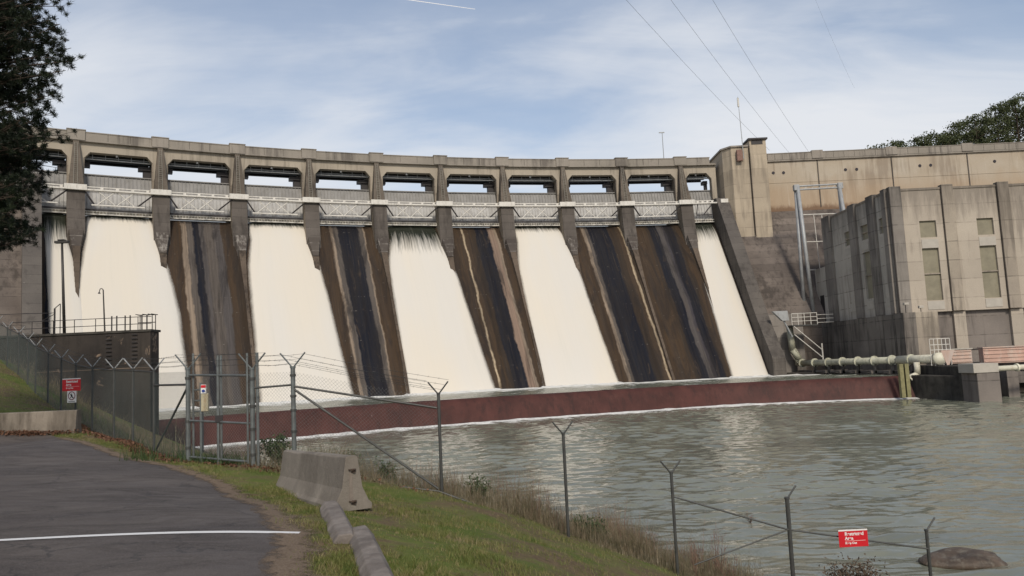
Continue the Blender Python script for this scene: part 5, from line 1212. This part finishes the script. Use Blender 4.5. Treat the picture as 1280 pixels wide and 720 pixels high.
def bush(c, r, h, n, mat, lab, ls=.035, twig=True, name='shrub', stem_mat=None, cat='shrub'):
    o = empty(name, c, lab, cat); r_ = np.random.default_rng(int(abs(c[0] * 37 + c[1] * 11)) + 5)
    q = MB(); tips = []
    for i in range(14):
        a = r_.uniform(0, 2 * PI); e = r_.uniform(.3, 1.0); d = np.array([math.cos(a) * r * (1 - e * .4) * r_.uniform(.3, 1), math.sin(a) * r * r_.uniform(.3, 1) * (1 - e * .4), h * e]); m = c + d * .5 + r_.normal(0, .03, 3)
        q.tube(c, m, .008, .006, n=4); q.tube(m, c + d, .006, .003, n=4); tips += [c + d, m, (m + c + d) / 2]
    q.build('stems', stem_mat or m_bark, o)
    T = np.array(tips)[r_.integers(0, len(tips), n)] + r_.normal(0, r * .17, (n, 3)) * np.array([1, 1, .8]); T[:, 2] = np.maximum(T[:, 2], c[2])
    leaves('leaves', T, ls, mat, o, r_)
    return o
def leaves(name, T, ls, mat, parent, r_, asp=.45):
    n = len(T); a = r_.normal(0, 1, (n, 3)); a /= np.linalg.norm(a, axis=1)[:, None]; b = np.cross(a, r_.normal(0, 1, (n, 3))); b /= np.linalg.norm(b, axis=1)[:, None]
    s = (ls * r_.uniform(.6, 1.4, n))[:, None]; V = np.stack([T - a * s, T + b * s * asp, T + a * s, T - b * s * asp], 1).reshape(-1, 3)
    return from_arrays(name, V, np.arange(4 * n).reshape(-1, 4), mat, parent)
def gpos(px, py, Y): p = at(px, py, Y); return np.array([p[0], Y, g1(p[0], Y)])
bush(gpos(345, 590, 18), .45, .75, 900, m_bush, 'leafy green shrub behind the fence just left of the concrete barrier', .045)
bush(gpos(430, 590, 19), .5, .8, 700, m_bush, 'dark green shrub showing just behind the concrete barrier top', .045)
bush(gpos(480, 590, 18.5), .45, .65, 800, m_bush, 'green shrub right of the concrete barrier under the sloping fence brace', .04)
bush(gpos(595, 580, 18.5), .4, .7, 700, m_bush, 'green shrub just right of the second tall fence post', .04)
bush(gpos(735, 650, 18.2), .5, .6, 900, m_bush, 'low grey green shrub right of the third fence post', .04)
for px, Y, h, lab in ((868, 17.6, 1.0, 'thin reddish sapling in the water edge right of the fourth post'), (897, 17.8, 1.5, 'bare reddish sapling standing tallest beside the river rail'), (912, 17.5, .8, 'tiny bare sapling right of the tallest reddish one')):
    c = gpos(px, 700, Y); c[2] = max(c[2], RIVER)
    o = empty('sapling', c, lab, 'sapling'); q = MB(); r_ = np.random.default_rng(px)
    for i in range(9):
        a = r_.normal(0, .13, 2); top = c + np.array([a[0], a[1], h * r_.uniform(.6, 1)]); q.tube(c + np.array([a[0] * .2, a[1] * .2, 0]), top, .007, .003, n=4)
        for j in range(4): s = r_.uniform(.3, .95); p = c + (top - c) * s; q.tube(p, p + np.array([*r_.normal(0, .09, 2), .16]), .004, .002, n=3)
    q.build('stems', m_redst, o)
c = at(1068, 716, 16.0); c = np.array([c[0], 16.0, c[2] - .75]); o = bush(c, 1.0, .82, 5200, m_dbr, 'dark bare brush top poking up at the bottom edge under the red river sign', .035, name='brush'); o['category'] = 'brush'
c = at(935, 612, 34); o = bush(np.array([c[0], 34, RIVER]), .35, .45, 60, m_redst, 'small clump of twigs sticking out of the river in mid stream', .03, name='twig_clump', cat='twigs')
# leaf litter along the fence foot and barrier
n = 4600; pick = rng.random(n); L_ = [np.array(LP[4]), np.array(LP[3]), np.array(LP[2]), np.array(LP[1]), np.array(LP[0]), np.array(GP[0]), np.array(GP[1]), np.array(RP[0]), np.array(RP[1])]
si = rng.choice(8, n, p=[.26, .25, .19, .14, .08, .04, .03, .01]); f = rng.random(n); L_ = np.array(L_); XY = L_[si][:, :2] * (1 - f)[:, None] + L_[si + 1][:, :2] * f[:, None]
XY += rng.normal(0, .22, (n, 2)) - np.array([.15, .25]); z = ground(XY[:, 0], XY[:, 1]) + rng.uniform(.005, .07, n)
leaves('leaf_litter', np.column_stack([XY, z]), .036, m_leaf, None, rng, .6); tag(bpy.data.objects['leaf_litter'], 'brown fallen leaves drifted along the foot of the fence', 'leaves', kind='stuff')
n = 900; XY = np.column_stack([rng.normal(fb[0] - 1.4, .9, n), rng.normal(23.0, .12, n)]); z = ground(XY[:, 0], XY[:, 1]) + rng.uniform(.03, .12, n)
o = leaves('leaf_pile', np.column_stack([XY, z]), .036, m_leaf, None, rng, .6); tag(o, 'small drift of brown leaves against the long stained barrier', 'leaves', kind='stuff')
# rubble on the shore: one mass of stones
bm0 = bmesh.new(); bmesh.ops.create_icosphere(bm0, subdivisions=2, radius=1); bv = np.array([v.co for v in bm0.verts]); bf = np.array([[v.index for v in f.verts] for f in bm0.faces]); bm0.free()
V = []; Fc = []; cnt = 0
for i in range(2600):
    X = rng.uniform(-1.5, 7.5); Y = rng.uniform(18, 34); gz = g1(X, Y)
    if gz < RIVER - .25 or gz > RIVER + 1.1 + rng.normal(0, .2) or cnt > 420: continue
    s_ = rng.uniform(.05, .20) * (1.6 if rng.random() < .1 else 1); kv = rng.normal(0, 1.7, (4, 3)); pv = bv * (1 + .16 * np.sin(bv @ kv.T).sum(1))[:, None] * np.array([s_ * rng.uniform(.8, 1.5), s_, s_ * .65]); a = rng.uniform(0, 6)
    pv = np.stack([pv[:, 0] * math.cos(a) - pv[:, 1] * math.sin(a), pv[:, 0] * math.sin(a) + pv[:, 1] * math.cos(a), pv[:, 2]], -1) + np.array([X, Y, gz + s_ * .25])
    Fc.append(bf + len(bv) * cnt); V.append(pv); cnt += 1
tag(from_arrays('shore_rubble', np.concatenate(V), np.concatenate(Fc), m_rock), 'grey angular rubble along the river shore below the fence', 'rubble', kind='stuff')

# pine at left
tr = empty('pine_tree', (-16.0, 20.5, g1(-16, 20.5)), 'large dark pine leaning into the picture at the upper left', 'tree')
tb = np.array([-16.0, 20.5, .1]); q = MB(); zz = [0, 3, 6, 9, 12, 15, 18]; P = [tb + np.array([.12 * math.sin(z_ * .5), .1 * math.cos(z_ * .4), z_]) for z_ in zz]
for i in range(6): q.tube(P[i], P[i + 1], .30 * (1 - i / 7.5), .30 * (1 - (i + 1) / 7.5), n=10)
q.build('trunk', m_bark, tr, smooth=True)
lq = MB(); tuft = []
tips = [(98, 76), (92, 60), (85, 88), (82, 8), (78, 30), (70, 48), (76, 104), (70, 118), (60, 100), (64, 142), (52, 136), (60, 158), (48, 170), (56, 186), (44, 200), (46, 222), (38, 236), (30, 252), (22, 262), (48, 290), (30, 284), (12, 305), (40, 300), (20, 215), (28, 180), (30, 150), (45, 115), (50, 70), (50, 20), (60, -10), (30, 60), (20, 100), (15, 140), (10, 240), (8, 180), (5, 20), (10, 275), (25, 30), (36, 90), (70, -20), (20, 230), (0, 290)]
def branch(a, b, tuf=26, spread=.36):
    a = np.array(a); b = np.array(b); m = (a + b) / 2 + np.array([0, 0, -.12]); lq.tube(a, m, .045, .022, n=5); lq.tube(m, b, .022, .008, n=5)
    for i in range(tuf):
        s = rng.uniform(.35, 1.0) ** .7; p = a * (1 - s) + b * s; off = rng.normal(0, spread * (1.12 - s * .75), 3) * np.array([1, 1, .55]); e = p + off; lq.tube(p, e, .007, .004, n=3); tuft.append(e)
for px, py in tips:
    Y = rng.uniform(18.8, 21.2); b = at(px - 3, py, Y); z0 = np.clip(b[2] - rng.uniform(-.4, 1.3), 2, 17); a = tb + np.array([0, 0, z0]); branch(a, b)
for i in range(520):
    z0 = rng.uniform(6.3, 17); an = rng.uniform(0, 2 * PI); L = (1.2 + 3.4 * (1 - abs(z0 - 9) / 12)) * rng.uniform(.6, 1); a = tb + np.array([0, 0, z0]); b = a + np.array([math.cos(an) * L, math.sin(an) * L, rng.uniform(-.4, .7)])
    px = 640 + 957 * b[0] / b[1]
    if px > (74 if b[2] > 8.5 else 52) + rng.normal(0, 8) or b[2] < 5.9: continue
    branch(a, b, 16, .42)
cr = lq.build('branches', m_bark, tr)
Tf = np.array(tuft); NN = 60; n = len(Tf) * NN; base = np.repeat(Tf, NN, 0) + rng.normal(0, .03, (n, 3)); d = rng.normal(0, 1, (n, 3)); d[:, 2] += .35; d /= np.linalg.norm(d, axis=1)[:, None]; ln_ = rng.uniform(.07, .15, n)[:, None]
s = np.cross(d, rng.normal(0, 1, (n, 3))); s /= np.linalg.norm(s, axis=1)[:, None]; V = np.stack([base - s * .008, base + s * .008, base + d * ln_], 1).reshape(-1, 3)
from_arrays('crown', V, np.arange(3 * n).reshape(-1, 3), m_pine, tr)
# wooded hill behind the wing, each crown on the skyline its own tree
m_hill = simple('wooded_hill_floor', (.04, .045, .02), .95, 0, .4, .2)
hx = np.linspace(70, 420, 50); hy = np.linspace(172, 420, 30); HX, HY = np.meshgrid(hx, hy)
def hillz(x, y): return 36 + 26 * np.clip((x - 95) / 90, 0, 1.6) * np.clip((y - 172) / 40, 0, 1) + 1.5 * np.sin(x * .11) * np.sin(y * .09)
tag(from_arrays('hill', np.stack([HX, HY, hillz(HX, HY)], -1), grid_faces(50, 30), m_hill, smooth=True), kind='structure')
skyline = [(1090, 185, 205), (1118, 178, 208), (1145, 173, 206), (1162, 168, 210), (1178, 172, 204), (1192, 156, 210), (1207, 152, 214), (1218, 145, 206), (1228, 150, 216), (1243, 132, 210), (1256, 136, 220), (1268, 124, 212), (1284, 116, 218), (1300, 112, 212), (1318, 108, 220)]
ordn = ['leftmost', 'second', 'third', 'fourth', 'fifth', 'sixth', 'seventh', 'eighth', 'ninth', 'tenth', 'eleventh', 'twelfth', 'thirteenth', 'fourteenth', 'fifteenth']
for i, (px, py, Y) in enumerate(skyline):
    top = at(px, py, Y); gz = float(hillz(np.array(top[0]), np.array(float(Y)))) - .5; H_ = max(5, top[2] - gz)
    if top[2] - gz < 6: gz = top[2] - 6
    lab = 'leftmost treetop just showing over the wing parapet' if i == 0 else '%s tree from the left on the wooded skyline above the right wing' % ordn[i]
    o = empty('hill_tree', (top[0], Y, gz), lab, 'tree', 'trees on the hill behind the dam'); r_ = np.random.default_rng(i + 40)
    q = MB(); b0 = np.array([top[0], Y, gz]); q.tube(b0, b0 + np.array([0, 0, H_ * .93]), .28, .06, n=7); ends = []
    R_ = min(5.2, H_ * .42)
    for j in range(34):
        f = r_.uniform(.25, .97); an = r_.uniform(0, 2 * PI); rr_ = R_ * (1.1 - abs(f - .5) * 1.15) * r_.uniform(.55, 1.05); a = b0 + np.array([0, 0, H_ * f * .86]); e = b0 + np.array([math.cos(an) * rr_, math.sin(an) * rr_, H_ * f]); q.tube(a, e, .09, .03, n=4); ends.append(e)
    q.build('trunk', m_bark, o); ends = np.array(ends + [b0 + np.array([0, 0, H_ * .97])] * 2)
    n = 3600; T = ends[r_.integers(0, len(ends), n)] + r_.normal(0, R_ * .16, (n, 3)) * np.array([1, 1, .6]); leaves('crown', T, .26, m_tree, o, r_, .6)

# power lines overhead
for (x0, y0, x1, y1), lab in (((790, 0, 962, 188), 'overhead power line, leftmost of the four above the tower'), ((848, 5, 988, 193), 'overhead power line, second from the left above the tower'), ((905, 16, 1013, 193), 'overhead power line, third from the left, ending above the wing'), ((1018, -10, 1068, 110), 'faint overhead power line, rightmost of the four')):
    a = at(x0, y0, 118); b = at(x1, y1, 178); d = (a - b); a2 = a + d * .6
    q = MB(); N = 14; L = b - a2
    pts = [a2 + L * i / N - np.array([0, 0, 1.2 * 4 * (i / N) * (1 - i / N)]) for i in range(N + 1)]; q.path(pts, .022 if x0 < 1000 else .010, n=4)
    o = q.build('power_line', m_galv, None); tag(o, lab, 'power line', 'overhead lines crossing the sky')
q = MB(); a = at(505, -1, 6000); b = at(594, 11.5, 6000); q.tube(a, b, 3.0, 2.2, n=6); o = q.build('contrail', m_signwhite, None); tag(o, 'short white aircraft contrail high in the sky above the dam', 'contrail', kind='stuff')
# reservoir behind
V = []
kk = np.linspace(-4, 10.9, 30)
for dr in (9.5, 400):
    for k in kk: p = rad(k, dr, 37.0); V.append(p)
tag(from_arrays('reservoir', np.array(V), grid_faces(30, 2), simple('reservoir_water', (.08, .10, .09), .15)), kind='structure')
